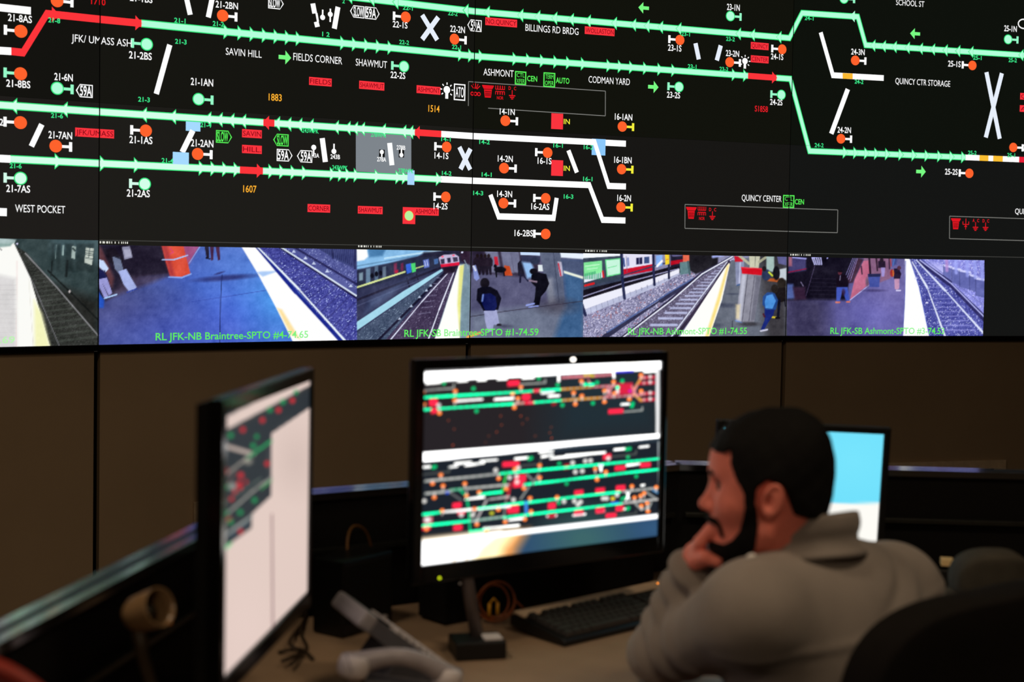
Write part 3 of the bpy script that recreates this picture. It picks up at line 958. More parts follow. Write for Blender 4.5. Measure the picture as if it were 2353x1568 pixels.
    c.poly([(637, 708), (648, 712), (690, 780), (668, 770)], (255, 224, 150), 3, .8)
    c.line([(590, 567), (680, 672), (786, 786)], 7, (34, 48, 150), w2=9); c.line([(588, 564), (686, 664), (795, 786)], 3, (240, 250, 255), w2=5)


def feed_train(c):
    c.poly([(820, 565), (1086, 565), (1086, 790), (820, 790)], (62, 66, 98))
    c.poly([(820, 565), (1030, 570), (900, 604), (820, 620)], (146, 196, 236), 2); c.poly([(820, 568), (844, 569), (847, 590), (838, 598), (820, 601)], (255, 255, 255), 2); c.poly([(846, 570), (888, 572), (880, 588), (850, 592)], (88, 140, 186), 3)
    c.line([(885, 594), (1020, 574)], 4, (196, 230, 250)); c.line([(820, 612), (960, 588)], 3, (116, 160, 196)); c.poly([(975, 580), (1060, 576), (1060, 600), (960, 596)], (46, 46, 70), 3)
    c.poly([(820, 622), (960, 592), (1012, 590), (1012, 612), (820, 668)], (52, 58, 84), 2)
    for x, y, w, h, col in ((842, 618, 10, 34, (120, 150, 176)), (862, 612, 8, 34, (110, 134, 160)), (880, 614, 8, 28, (122, 140, 160)), (906, 606, 7, 22, (150, 60, 96)), (909, 622, 7, 7, (216, 40, 76)), (922, 606, 6, 18, (140, 50, 90)), (826, 628, 9, 18, (150, 176, 190))): c.poly([(x, y), (x + w, y - 2), (x + w, y + h - 2), (x, y + h)], col, 1.5, .85)
    for x, y in ((856, 634), (866, 630), (876, 628)): c.oval(x, y, 4, 6, (24, 24, 40))
    c.line([(820, 661), (931, 625)], 4.4, (216, 228, 160)); c.line([(956, 617), (976, 611)], 3, (206, 216, 150))
    c.poly([(933, 608), (945, 605), (947, 626), (936, 630)], (70, 118, 226)); c.poly([(945, 606), (955, 604), (957, 624), (948, 627)], (92, 222, 130)); c.poly([(973, 598), (986, 595), (988, 614), (976, 617)], (110, 130, 206)); c.line([(977, 600), (979, 612)], 1.4, (235, 240, 255)); c.line([(982, 599), (984, 611)], 1.4, (235, 240, 255)); c.poly([(998, 596), (1008, 594), (1008, 606), (999, 608)], (84, 120, 176))
    c.line([(936, 640), (942, 660)], 3, (34, 32, 54)); c.line([(958, 630), (963, 648)], 2.4, (34, 32, 54))
    c.line([(820, 690), (1012, 616)], 5, (44, 42, 66)); c.line([(820, 704), (1000, 630)], 2.4, (84, 90, 124)); c.poly([(850, 690), (940, 640), (900, 680), (840, 720)], (104, 122, 160), 8, .6)
    c.poly([(818, 742), (818, 762), (960, 664), (1020, 622), (1016, 618), (930, 668)], (172, 220, 238))
    c.poly([(818, 766), (1020, 624), (1000, 645), (880, 790), (818, 790)], (82, 96, 122)); c.grain([(818, 766), (1020, 624), (1000, 645), (880, 790), (818, 790)], 10, 2, (150, 170, 190), .04, 5)
    c.poly([(880, 790), (1026, 626), (1050, 622), (1000, 790)], (78, 66, 96)); c.grain([(880, 790), (1026, 626), (1050, 622), (1000, 790)], 8, 2, (150, 140, 170), .03, 6)
    c.line([(868, 784), (960, 692), (1026, 624)], 5, (36, 34, 60)); c.line([(896, 784), (970, 694), (1030, 628)], 3, (226, 232, 250), w2=2)
    for k in range(7): x = 985 - k * 1.5; c.line([(962 + k * 7, 722 - k * 14), (990 + k * 4, 718 - k * 13)], 1.4, (170, 170, 200), alpha=.7)
    for x, y in ((919, 732), (946, 703), (965, 682), (981, 667), (991, 656)): c.poly([(x - 4, y + 3), (x, y - 3), (x + 4, y + 3)], (200, 214, 236))
    c.poly([(996, 790), (1056, 607), (1074, 607), (1086, 790)], (150, 172, 186)); c.poly([(996, 790), (1014, 740), (1055, 610), (1065, 610), (1058, 700), (1057, 790)], (255, 255, 252)); c.poly([(1057, 612), (1068, 608), (1060, 700), (1058, 780), (1052, 700)], (236, 236, 150), 2.5)
    c.poly([(1068, 608), (1086, 600), (1086, 790), (1058, 790), (1061, 690)], (132, 156, 170), 1.5); c.line([(984, 784), (1010, 712), (1048, 616)], 3.4, (236, 240, 255), w2=2)
    c.poly([(1056, 572), (1086, 572), (1086, 612), (1060, 600)], (58, 40, 62), 2); c.oval(1063, 580, 2.4, 2.4, (220, 225, 250)); c.line([(1068, 598), (1078, 618)], 2, (150, 170, 186))
    c.poly([(1009, 592), (1020, 586), (1046, 584), (1055, 590), (1057, 604), (1014, 610)], (206, 196, 226)); c.poly([(1013, 596), (1022, 595), (1023, 606), (1015, 607)], (70, 64, 92)); c.poly([(1028, 593.5), (1036, 592.5), (1037, 603), (1030, 604)], (66, 62, 92)); c.poly([(1041, 592), (1052, 591), (1053.5, 601), (1043, 602)], (76, 72, 98))
    c.poly([(1013, 608), (1056.5, 602.5), (1056.5, 610), (1015, 615)], (232, 40, 80)); c.oval(1018, 590, 3, 2, (255, 120, 150)); c.oval(1043, 587, 3, 2, (255, 120, 150)); c.poly([(1018, 615), (1052, 611), (1046, 626), (1022, 630)], (44, 32, 52), 2)
    # right half: people on the platform
    R = [(1082, 565), (1342, 565), (1342, 790), (1082, 790)]
    c.poly(R, (98, 98, 130)); c.poly([(1082, 720), (1342, 690), (1342, 790), (1082, 790)], (120, 128, 150), 10); c.poly([(1290, 600), (1342, 600), (1342, 790), (1270, 790), (1300, 700)], (72, 108, 150), 8)
    c.poly([(1082, 565), (1240, 565), (1240, 640), (1082, 625)], (58, 50, 72), 4)
    for x, w in ((1114, 30), (1150, 24), (1172, 20)): c.poly([(x, 570), (x + w, 572), (x + w + 8, 628), (x + 10, 626)], (122, 124, 152), 2)
    c.poly([(1136, 590), (1144, 590), (1147, 610), (1138, 610)], (196, 36, 58)); c.poly([(1160, 610), (1172, 612), (1179, 634), (1160, 634)], (200, 84, 44)); c.oval(1150, 620, 14, 7, (18, 18, 30)); c.line([(1140, 616), (1142, 636)], 4, (18, 18, 30)); c.oval(1139, 612, 4, 4, (18, 18, 30)); c.line([(1158, 622), (1160, 634)], 3, (18, 18, 30))
    for x in (1098, 1107, 1116, 1124): person_px(c, x, 632, 48, (40, 30, 46), (34, 28, 44))
    c.poly([(1087, 611), (1094, 609), (1103, 640), (1096, 646), (1090, 640)], (140, 154, 214)); c.line([(1089, 612), (1094, 622)], 4, (216, 222, 240))
    c.poly([(1190, 606), (1196, 599), (1204, 603), (1206, 628), (1202, 636), (1192, 634)], (30, 28, 48)); c.line([(1197, 632), (1196, 649)], 4, (30, 30, 60)); c.line([(1203, 632), (1214, 646)], 3.4, (30, 30, 60))
    c.poly([(1196, 577), (1243, 580), (1242, 588), (1197, 586)], (206, 226, 255)); c.poly([(1198, 588), (1242, 589), (1242, 602), (1200, 602)], (58, 62, 92)); c.poly([(1200, 602), (1222, 604), (1236, 636), (1212, 640)], (158, 196, 240), 3)
    c.poly([(1240, 572), (1288, 572), (1299, 690), (1294, 700), (1262, 700), (1256, 660)], (104, 112, 136)); c.poly([(1254, 640), (1270, 640), (1278, 695), (1262, 700)], (146, 150, 166), 5, .9); c.line([(1272, 576), (1286, 696)], 1.4, (70, 76, 100)); c.oval(1282, 704, 40, 16, (72, 66, 80), .7, .6)
    c.poly([(1282, 601), (1292, 602), (1295, 634), (1287, 636)], (196, 190, 210)); c.line([(1284, 606), (1290, 634)], 3, (206, 60, 80))
    c.poly([(1288, 580), (1342, 583), (1342, 596), (1290, 592)], (236, 244, 255), 1.5); c.poly([(1290, 598), (1342, 600), (1342, 636), (1297, 622)], (86, 98, 130), 2); c.poly([(1296, 622), (1342, 636), (1342, 642), (1297, 628)], (240, 244, 226), 1.2)
    c.oval(1230, 600, 11, 8, (46, 54, 80)); c.poly([(1237, 609), (1247, 609), (1249, 624), (1238, 624)], (228, 236, 240))
    c.oval(1227, 624, 9, 7, (20, 18, 30)); c.poly([(1222, 632), (1236, 626), (1256, 630), (1263, 652), (1256, 668), (1244, 682), (1240, 702), (1226, 702), (1230, 684), (1232, 660), (1222, 650)], (16, 16, 30)); c.line([(1218, 645), (1234, 648)], 4, (150, 130, 150)); c.line([(1211, 702), (1228, 698)], 4.4, (150, 164, 226)); c.line([(1217, 707), (1237, 704)], 4.4, (150, 164, 226))
    c.line([(1082, 728), (1160, 716), (1342, 692)], 1.6, (66, 62, 80)); c.line([(1075, 775), (1104, 765)], 5, (255, 176, 70), 2); c.line([(1082, 764), (1100, 768)], 3, (250, 140, 90), 2)
    c.poly([(1112, 708), (1142, 710), (1148, 742), (1146, 748), (1136, 746), (1132, 762), (1122, 764), (1116, 740)], (170, 174, 212)); c.oval(1148, 747, 6, 3, (40, 34, 44)); c.oval(1160, 750, 16, 4, (66, 66, 90), .6, .6)
    c.oval(1115, 651, 10.5, 12, (26, 22, 34)); c.poly([(1098, 664), (1110, 659), (1128, 659), (1144, 668), (1153, 686), (1149, 700), (1146, 712), (1112, 715), (1104, 700), (1096, 690)], (16, 16, 34)); c.poly([(1110, 676), (1128, 674), (1140, 682), (1143, 704), (1138, 714), (1116, 714), (1108, 696)], (22, 30, 92)); c.line([(1111, 678), (1109, 692)], 4, (130, 156, 224), 1.4)


def feed_columns(c):
    c.poly([(1338, 570), (1812, 570), (1812, 785), (1338, 785)], (150, 150, 182))
    B = [(1338, 700), (1560, 625), (1690, 590), (1690, 600), (1420, 785), (1338, 785)]
    c.poly(B, (150, 148, 180)); c.grain(B, 20, 2, (236, 232, 250), .09, 8); c.grain(B, 8, 3, (176, 128, 140), .05, 9)
    c.poly([(1338, 575), (1436, 580), (1436, 592), (1338, 598)], (246, 250, 255), 1.5); c.poly([(1338, 594), (1430, 588), (1432, 640), (1338, 668)], (72, 84, 102))
    c.poly([(1342, 603.5), (1384, 599), (1385.5, 637), (1343, 648)], (146, 238, 168)); c.poly([(1343, 636), (1385, 626), (1385.5, 638), (1343, 650)], (240, 244, 255)); c.line([(1346, 612), (1378, 608)], 2, (214, 255, 222)); c.line([(1350, 619), (1374, 616)], 2, (200, 250, 212))
    for k in range(9): c.line([(1346 + k * 4.4, 641), (1346 + k * 4.4, 630 - (k * 7) % 6)], 2.6, (70, 176, 128))
    c.poly([(1391.5, 597), (1427, 593.5), (1428, 630), (1395, 637)], (110, 226, 146)); c.poly([(1394, 599), (1425, 596), (1426, 628), (1397, 634)], (206, 248, 226)); c.line([(1398, 616), (1418, 611)], 1.4, (110, 226, 146))
    c.line([(1346, 657), (1365, 652)], 6, (230, 50, 56)); c.line([(1386, 624), (1388, 637)], 4, (220, 48, 60))
    c.poly([(1430, 576), (1502, 580), (1502, 612), (1432, 626)], (232, 230, 248)); c.poly([(1433, 619), (1502, 607), (1502, 622), (1434, 634)], (206, 24, 54)); c.poly([(1463, 593), (1477, 591.5), (1477, 607), (1463, 608)], (40, 40, 84)); c.line([(1470, 592), (1470, 608)], 1.4, (190, 190, 224)); c.poly([(1481, 591), (1493, 590), (1493, 605), (1481, 606)], (70, 90, 140)); c.line([(1434, 594), (1436, 612)], 3, (50, 80, 150)); c.line([(1444, 594), (1445, 610)], 4.6, (150, 160, 206)); c.line([(1440, 590), (1442, 626)], 1, (120, 120, 150))
    c.poly([(1338, 668), (1432, 640), (1502, 624), (1572, 605), (1572, 624), (1502, 648), (1338, 700)], (32, 28, 42)); c.line([(1338, 683), (1436, 650), (1560, 618)], 2.6, (170, 170, 206))
    c.poly([(1338, 690), (1500, 640), (1562, 618), (1562, 628), (1500, 654), (1338, 714)], (240, 240, 252)); c.poly([(1338, 714), (1500, 654), (1562, 628), (1562, 632), (1500, 664), (1338, 728)], (196, 200, 226), .8)
    for k in range(16): x = 1345 + k * 13; c.line([(x, 713 - k * 5.2), (x + 1, 724 - k * 5.6)], 1, (130, 134, 160))
    c.line([(1338, 664), (1430, 642)], 6, (76, 86, 110)); c.line([(1429, 578), (1431, 640), (1436, 686)], 6.4, (48, 54, 92)); c.line([(1338, 700), (1346, 724)], 7, (48, 54, 92)); c.line([(1502, 578), (1503, 625), (1505, 655)], 5.4, (46, 50, 88)); c.line([(1538, 578), (1538, 640)], 4.4, (40, 44, 78)); c.line([(1430, 634), (1503, 612), (1538, 603)], 3, (66, 74, 104))
    c.poly([(1508, 588), (1523, 586), (1523, 610), (1509, 615)], (150, 190, 250)); c.line([(1511, 612), (1522, 600)], 5, (250, 250, 255)); c.poly([(1529, 585), (1539, 584), (1539, 607), (1530, 609)], (250, 220, 60)); c.line([(1532, 597), (1537, 596)], 1.6, (230, 130, 40))
    c.poly([(1542, 580), (1572, 580), (1570, 610), (1542, 616)], (42, 40, 62)); c.poly([(1542, 600), (1570, 596), (1570, 604), (1542, 610)], (196, 22, 48)); c.line([(1548, 586), (1566, 585)], 8, (110, 106, 150)); c.poly([(1582, 575), (1652, 575), (1650, 612), (1600, 630), (1582, 620)], (38, 36, 44), 2)
    c.poly([(1570, 578), (1585, 578), (1585, 602), (1570, 602)], (236, 120, 94)); c.poly([(1563, 603), (1584, 601), (1586, 628), (1564, 632)], (112, 144, 150)); c.line([(1582, 602), (1586, 630)], 5, (84, 110, 118)); c.line([(1640, 590), (1662, 586)], 7, (170, 180, 236), 2)
    # running lines
    c.poly([(1425, 785), (1610, 628), (1684, 590), (1672, 608), (1542, 785)], (112, 106, 132)); c.grain([(1425, 785), (1610, 628), (1684, 590), (1672, 608), (1542, 785)], 14, 2, (190, 190, 226), .05, 10)
    for k in range(18):
        t = (k / 18) ** .62; a, b = lerp((1452, 776), (1664, 604), t), lerp((1552, 776), (1674, 604), t)
        c.line([lerp(a, b, .12), lerp(a, b, .8)], 6 * (1 - t) + 1, (200, 206, 240), 1.2, alpha=.85)
    c.line([(1390, 775), (1520, 690), (1680, 590)], 12, (60, 60, 90), w2=3); c.line([(1396, 764), (1540, 672), (1682, 589)], 3, (96, 116, 170)); c.line([(1424, 780), (1540, 690), (1612, 628), (1684, 590)], 4.4, (54, 48, 78)); c.line([(1428, 779), (1545, 690), (1614, 630), (1684, 590)], 3, (240, 244, 255))
    c.line([(1550, 779), (1640, 660), (1676, 604)], 8, (62, 52, 76)); c.line([(1540, 779), (1625, 665), (1672, 602)], 3.4, (226, 232, 250), w2=2)
    c.poly([(1624, 785), (1668, 660), (1680, 600), (1812, 575), (1812, 785)], (116, 122, 136)); c.poly([(1740, 575), (1812, 575), (1812, 785), (1760, 785)], (70, 68, 74), 14); c.oval(1670, 702, 24, 5, (78, 84, 104), .5, .8); c.oval(1640, 748, 20, 5, (84, 90, 110), .5, .8); c.line([(1684, 738), (1683, 770)], 1.2, (60, 62, 70)); c.oval(1686, 676, 16, 2.4, (84, 90, 110), .4, .7)
    c.poly([(1556, 785), (1664, 620), (1676, 604), (1678, 608), (1660, 690), (1627, 785)], (255, 255, 252)); c.poly([(1626, 785), (1656, 690), (1677, 607), (1671, 612), (1648, 690), (1618, 785)], (255, 232, 150), 2.5)
    c.poly([(1690, 590), (1710, 590), (1712, 656), (1692, 656)], (148, 154, 184)); c.poly([(1688, 588), (1708, 592), (1708, 602), (1690, 602)], (206, 30, 52)); c.line([(1702, 604), (1700, 650)], 3, (196, 200, 226)); c.line([(1695, 656), (1702, 654)], 3, (70, 100, 150))
    c.poly([(1722, 585), (1748, 585), (1744, 618), (1724, 618)], (206, 206, 184)); c.line([(1700, 588), (1722, 606)], 6, (190, 190, 166)); c.line([(1766, 588), (1746, 602)], 6, (180, 180, 156)); c.line([(1737, 586), (1736, 612)], 1.2, (130, 130, 120))
    c.poly([(1705, 628), (1751, 632), (1734, 740), (1716, 742), (1691, 738)], (150, 150, 164)); c.poly([(1706, 630), (1716, 631), (1704, 738), (1694, 738)], (196, 198, 214), 3); c.poly([(1692, 700), (1702, 700), (1700, 734), (1692, 732)], (236, 220, 180), 3, .8); c.line([(1719, 632), (1706, 741)], 1.2, (78, 76, 92)); c.line([(1735, 634), (1722, 738)], 1.2, (84, 82, 98)); c.poly([(1738, 634), (1751, 634), (1735, 736), (1726, 738)], (112, 112, 128), 2, .8); c.line([(1691, 737), (1706, 742)], 2.4, (120, 150, 210))
    c.poly([(1704, 614), (1753, 617), (1751, 633), (1706, 629)], (218, 24, 46)); c.line([(1704, 615), (1752, 618)], 2, (236, 80, 96)); c.oval(1722, 745, 22, 5, (56, 52, 58), .5, .7)
    c.poly([(1762, 588), (1780, 588), (1780, 626), (1762, 622)], (176, 200, 196), 1.4); c.poly([(1786, 588), (1808, 588), (1808, 610), (1790, 606)], (110, 110, 160)); c.poly([(1788, 620), (1808, 616), (1808, 644), (1792, 642)], (206, 214, 222), 1.5); c.poly([(1766, 640), (1800, 640), (1798, 650), (1764, 646)], (190, 100, 50), 1.2); c.oval(1762, 632, 10, 13, (54, 66, 100)); c.oval(1757, 618, 5, 6, (40, 40, 44)); c.line([(1768, 626), (1776, 634)], 4, (210, 224, 70)); c.oval(1785, 628, 8, 16, (26, 26, 36))
    c.oval(1797, 652, 10, 13, (50, 44, 40)); c.poly([(1780, 664), (1806, 660), (1807, 692), (1790, 696), (1778, 690)], (34, 28, 30)); c.line([(1792, 690), (1789, 726)], 6, (22, 24, 44)); c.line([(1804, 690), (1806, 704)], 3, (20, 20, 34)); c.line([(1774, 729), (1784, 730)], 4, (226, 206, 60)); c.line([(1784, 731), (1792, 731)], 4, (20, 18, 26))
    c.poly([(1758, 706), (1782, 708), (1778, 724), (1766, 742), (1756, 760), (1749, 758), (1758, 736)], (30, 46, 126)); c.poly([(1754, 682), (1764, 672), (1780, 672), (1789, 690), (1784, 712), (1762, 712), (1753, 700)], (44, 84, 150)); c.poly([(1762, 680), (1776, 676), (1784, 692), (1776, 710), (1760, 708), (1758, 694)], (88, 156, 226)); c.oval(1781, 664, 8, 10, (44, 38, 36)); c.line([(1749, 761), (1764, 758)], 4, (206, 206, 226)); c.line([(1755, 722), (1758, 728)], 4, (80, 30, 50))


def feed_stairs(c):
    c.poly([(1806, 575), (2270, 575), (2270, 785), (1806, 785)], (86, 82, 124)); c.oval(2020, 720, 110, 70, (118, 116, 190), .9); c.oval(2050, 650, 50, 70, (134, 126, 186), .9, .8); c.poly([(1806, 640), (1900, 690), (1900, 790), (1806, 790)], (70, 66, 100), 24)
    c.poly([(1806, 580), (1976, 580), (1950, 640), (1945, 690), (1860, 688), (1806, 690)], (26, 22, 40), 4); c.poly([(1812, 588), (1852, 592), (1852, 622), (1812, 628)], (76, 72, 120), 2); c.line([(1812, 626), (1852, 618)], 2.4, (150, 30, 70)); c.poly([(1812, 590), (1820, 590), (1820, 612), (1812, 612)], (170, 110, 130), 2); c.line([(1822, 592), (1852, 595)], 3, (176, 176, 240))
    c.poly([(1806, 653), (1822, 653), (1830, 686), (1806, 688)], (92, 110, 170), 3); c.poly([(1822, 660), (1850, 660), (1852, 688), (1826, 690)], (66, 44, 70), 3)
    for k in range(5): c.line([(1866 + k * 5, 592 + (k % 2) * 2), (1872 + k * 4, 608)], 2.6, (206, 206, 255)); c.line([(1866, 593), (1888, 590)], 2, (190, 190, 255))
    c.line([(1903, 588), (1901, 594)], 3, (190, 190, 255)); c.line([(1840, 648), (1846, 658)], 1.4, (170, 160, 200)); c.line([(1852, 680), (1872, 612)], 1.2, (96, 84, 120))
    for k in range(6): c.line([(1862, 640 + k * 9), (1930, 642 + k * 9)], 1, (54, 48, 70), alpha=.8)
    c.poly([(1984, 588), (2048, 588), (2046, 640), (2000, 658), (1986, 640)], (146, 108, 140), 2); c.poly([(1953, 690), (1964, 640), (1984, 600), (1999, 598), (1998, 652)], (198, 116, 146)); c.line([(1953, 690), (1998, 655)], 2, (196, 190, 236)); c.poly([(1942, 652), (1970, 592), (1984, 596), (1960, 650)], (70, 46, 66), 2)
    for k in range(4): c.line([(1943 + k * 3.6, 634 + k * 4), (1960 + k * 3.6, 593)], 1.3, (150, 140, 200))
    c.line([(1997, 588), (2000, 632)], 4.4, (54, 34, 54)); c.line([(2013, 588), (2016, 622)], 3.6, (64, 42, 62)); c.line([(2043, 588), (2044, 618)], 3, (70, 50, 76)); c.line([(1979, 612), (1981, 630)], 3, (70, 46, 70)); c.oval(1993, 648, 4, 10, (120, 96, 120), .5)
    c.poly([(2054, 590), (2062, 590), (2060, 608), (2050, 612)], (80, 90, 150), 2); c.line([(2046, 594), (2048, 612)], 2, (190, 80, 90)); c.line([(2055, 596), (2052, 610)], 2.4, (90, 130, 200))
    c.poly([(1994, 632), (2023, 631), (2020, 660), (1998, 660)], (80, 94, 170)); c.poly([(1994, 630), (2024, 629), (2023, 636), (1995, 637)], (46, 50, 92)); c.oval(2008, 668, 26, 3, (70, 62, 110), .5, .6)
    c.poly([(2018, 600), (2034, 600), (2035, 616), (2018, 616)], (50, 36, 60)); c.poly([(2024, 615), (2034, 615), (2032, 636), (2026, 636)], (164, 150, 210)); c.oval(2026, 598, 4.5, 5, (46, 34, 50))
    c.poly([(2055, 640), (2067, 639), (2066, 664), (2060, 666), (2056, 664)], (200, 156, 188)); c.poly([(2054, 617), (2066, 617), (2071, 630), (2068, 641), (2054, 641)], (42, 30, 58)); c.oval(2050, 628, 5, 9, (170, 60, 60)); c.line([(2052, 622), (2053, 634)], 2, (226, 150, 60)); c.oval(2066, 616, 4.4, 4.8, (96, 60, 80)); c.line([(2060, 668), (2069, 668)], 3, (226, 220, 250)); c.oval(2064, 628, 6, 3, (36, 24, 50))
    c.poly([(1922, 658), (1947, 656), (1952, 690), (1944, 692), (1936, 668), (1930, 692), (1922, 692)], (74, 96, 190)); c.poly([(1921, 634), (1930, 629), (1944, 632), (1950, 650), (1948, 660), (1922, 660)], (26, 16, 34)); c.oval(1930, 627, 4.6, 5, (96, 44, 60)); c.line([(1928, 624), (1934, 624)], 4, (20, 14, 26)); c.line([(1931, 634), (1930, 644)], 2, (150, 140, 170)); c.line([(1921, 695), (1929, 695)], 3.6, (220, 130, 110)); c.line([(1946, 694), (1952, 694)], 3.6, (220, 130, 110)); c.oval(1938, 672, 4, 8, (70, 40, 70), .4, .7)
    c.poly([(2094, 592), (2118, 592), (2270, 740), (2270, 790), (2140, 790)], (90, 94, 172)); c.grain([(2094, 592), (2118, 592), (2270, 740), (2270, 790), (2140, 790)], 14, 2, (214, 220, 255), .06, 12)
    for k in range(14):
        t = (k / 14) ** 1.2; c.line([lerp((2122, 640), (2178, 770), t), lerp((2146, 640), (2250, 770), t)], 1 + 2.4 * t, (170, 170, 236), alpha=.6)
    c.poly([(2116, 592), (2270, 592), (2270, 735)], (150, 152, 228)); c.grain([(2116, 592), (2270, 592), (2270, 735)], 14, 2, (226, 226, 255), .05, 13)
    c.oval(2160, 618, 26, 8, (200, 200, 250), .7, .8, .4)
    for x, y, w, h in ((2168, 610, 18, 30), (2187, 616, 20, 34), (2205, 622, 24, 38), (2228, 632, 16, 34), (2242, 640, 24, 40)): c.poly([(x, y), (x + w, y + 4), (x + w, y + h + 6), (x, y + h)], (112, 118, 184)); c.line([(x, y), (x + w, y + 4)], 5, (214, 216, 255)); c.line([(x, y), (x, y + h)], 1.2, (80, 84, 140))
    for x in (2175, 2196, 2222, 2240, 2256): c.line([(x, 592), (x + 1, 622 + (x - 2175) * .25)], 7, (190, 150, 214) if x % 2 else (168, 176, 246), 2, .8)
    c.line([(2128, 598), (2258, 700)], 1.6, (120, 124, 190)); c.line([(2112, 600), (2180, 650), (2262, 732)], 9, (54, 52, 110), w2=14); c.line([(2114, 598), (2186, 652), (2263, 730)], 2.6, (196, 200, 252)); c.line([(2106, 598), (2172, 668), (2262, 768)], 2.4, (226, 232, 255), w2=5); c.line([(2096, 602), (2130, 660), (2176, 785)], 2, (232, 238, 255), w2=5)
    c.poly([(2079, 592), (2091, 596), (2112, 660), (2138, 785), (2074, 785), (2080, 660)], (255, 255, 255)); c.line([(2091, 596), (2112, 660), (2138, 785)], 1.4, (90, 110, 210)); c.line([(2081, 600), (2079, 690), (2074, 785)], 1, (70, 80, 180))
    for x, y in ((2104, 640), (2130, 696)): c.oval(x, y, 3, 2, (230, 230, 255))


wallpic = Canvas(-12, 544, 2360, 812, (6, 7, 8))
def build_feeds():
    big = wallpic
    for fn, x0, x1 in ((feed_tunnel, -12, 228), (feed_blue, 225, 823), (feed_train, 817, 1343), (feed_columns, 1337, 1812), (feed_stairs, 1806, 2272)):
        sub = Canvas(x0, 544, x1, 812, (6, 7, 8))
        fn(sub)
        a, b = {'feed_tunnel': (-12, 227), 'feed_blue': (227, 820.5), 'feed_train': (820.5, 1340.5), 'feed_columns': (1340.5, 1808.5), 'feed_stairs': (1808.5, 2262)}[fn.__name__]
        i0, i1 = int(round(a - big.x0)), int(round(b - big.x0))
        j0, j1 = int(round(a - sub.x0)), int(round(a - sub.x0)) + (i1 - i0)
        n = min(i1 - i0, sub.w - j0, big.w - i0)
        big.a[:, i0:i0 + n] = sub.a[:, j0:j0 + n]
    r = np.random.default_rng(21)
    for size, amp in ((26, 5.0), (9, 4.0), (3, 3.0)):          # mottled, slightly noisy camera picture
        g = r.normal(0, 1, (big.h // size + 3, big.w // size + 3))
        yy, xx = np.arange(big.h) / size, np.arange(big.w) / size
        yi, xi = yy.astype(int), xx.astype(int); fy, fx = (yy - yi)[:, None], (xx - xi)[None]
        n = (g[yi][:, xi] * (1 - fx) + g[yi][:, xi + 1] * fx) * (1 - fy) + (g[yi + 1][:, xi] * (1 - fx) + g[yi + 1][:, xi + 1] * fx) * fy
        lum = big.a.mean(-1)
        big.a = big.a + (n * amp * np.clip((250 - lum) / 60, 0, 1) * np.clip(lum / 30, 0, 1))[..., None]
    big.a = 255 * (np.clip(big.a, 0, 255) / 255) ** 1.13
build_feeds()


def colour_mesh(name, verts, faces, cols, mt):
    me = bpy.data.meshes.new(name)
    verts = np.asarray(verts, float); faces = np.asarray(faces, int)
    me.from_pydata(verts.tolist(), [], faces.tolist())
    at_ = me.color_attributes.new('Col', 'FLOAT_COLOR', 'POINT')
    c = np.ones((len(verts), 4)); c[:, :3] = cols
    at_.data.foreach_set('color', c.astype(np.float32).ravel())
    me.materials.append(mt)
    return me


def grid_faces(nu, nv):
    i, j = np.meshgrid(np.arange(nu - 1), np.arange(nv - 1), indexing='ij')
    a = i * nv + j
    return np.stack([a, a + nv, a + nv + 1, a + 1], -1).reshape(-1, 4)


def wall_picture(i, u0, u1, v0, v1, off, step=0.0034):
    nu, nv = int((u1 - u0) / step) + 2, int((v1 - v0) / step) + 2
    U, V = np.meshgrid(np.linspace(u0, u1, nu), np.linspace(v0, v1, nv), indexing='ij')
    s = U.ravel() - i * PW
    P = np.zeros((nu * nv, 3))
    P[:, :2] = CORNERS[i] + s[:, None] * DIRS[i] + NORM[i] * off
    P[:, 2] = EYE + V.ravel()
    px = project(P)
    return P, grid_faces(nu, nv), lin(wallpic.sample(px[:, 0], px[:, 1]))


# ------------------------------------------------------------------ the displays of the video wall
LAYER = 0.0003
flush_texts()
CELL_BG = {(0, 1): (17, 17, 14), (0, 0): (29, 27, 25), (1, 1): (20, 20, 16), (1, 0): (28, 27, 24), (2, 1): (17, 18, 12), (2, 0): (23, 22, 20), (3, 1): (14, 17, 12), (3, 0): (20, 21, 20)}
CELL_LABEL = {
    (0, 0): 'lower video wall display at far left with WEST POCKET lettering and dark tunnel track picture',
    (1, 0): 'lower video wall display showing blue platform picture with an orange column',
    (2, 0): 'lower video wall display showing the man with blue backpack and the silver column platform',
    (3, 0): 'lower video wall display at far right showing stairs platform picture beside an empty black strip',
    (0, 1): 'upper video wall display at far left with the slanting red track line',
    (1, 1): 'upper video wall display with FIELDS CORNER and SHAWMUT station names',
    (2, 1): 'upper video wall display with BILLINGS RD BRDG and CODMAN YARD names',
    (3, 1): 'upper video wall display at far right with QUINCY CTR STORAGE lettering'}
U_A = uv(820.5, 690)[0]; U_C = uv(1340.5, 690)[0]; U_D = uv(2261, 690)[0]
FEEDS = {0: [(0.0, PW, 0.0062, 'camera picture of a dark tunnel track beside a bright platform')],
         1: [(PW, U_A, -0.0105, 'camera picture of a blue lit platform with orange column'), (U_A, 2 * PW, -0.0105, 'camera picture of a red and white train arriving')],
         2: [(2 * PW, U_C, -0.0105, 'camera picture of a man with a blue backpack on the platform'), (U_C, 3 * PW, -0.0105, 'camera picture of tracks and a silver column with red band')],
         3: [(3 * PW, U_D, -0.0105, 'camera picture of stairs, a waiting man and tracks')]}
PART_MAT = M_SCREEN
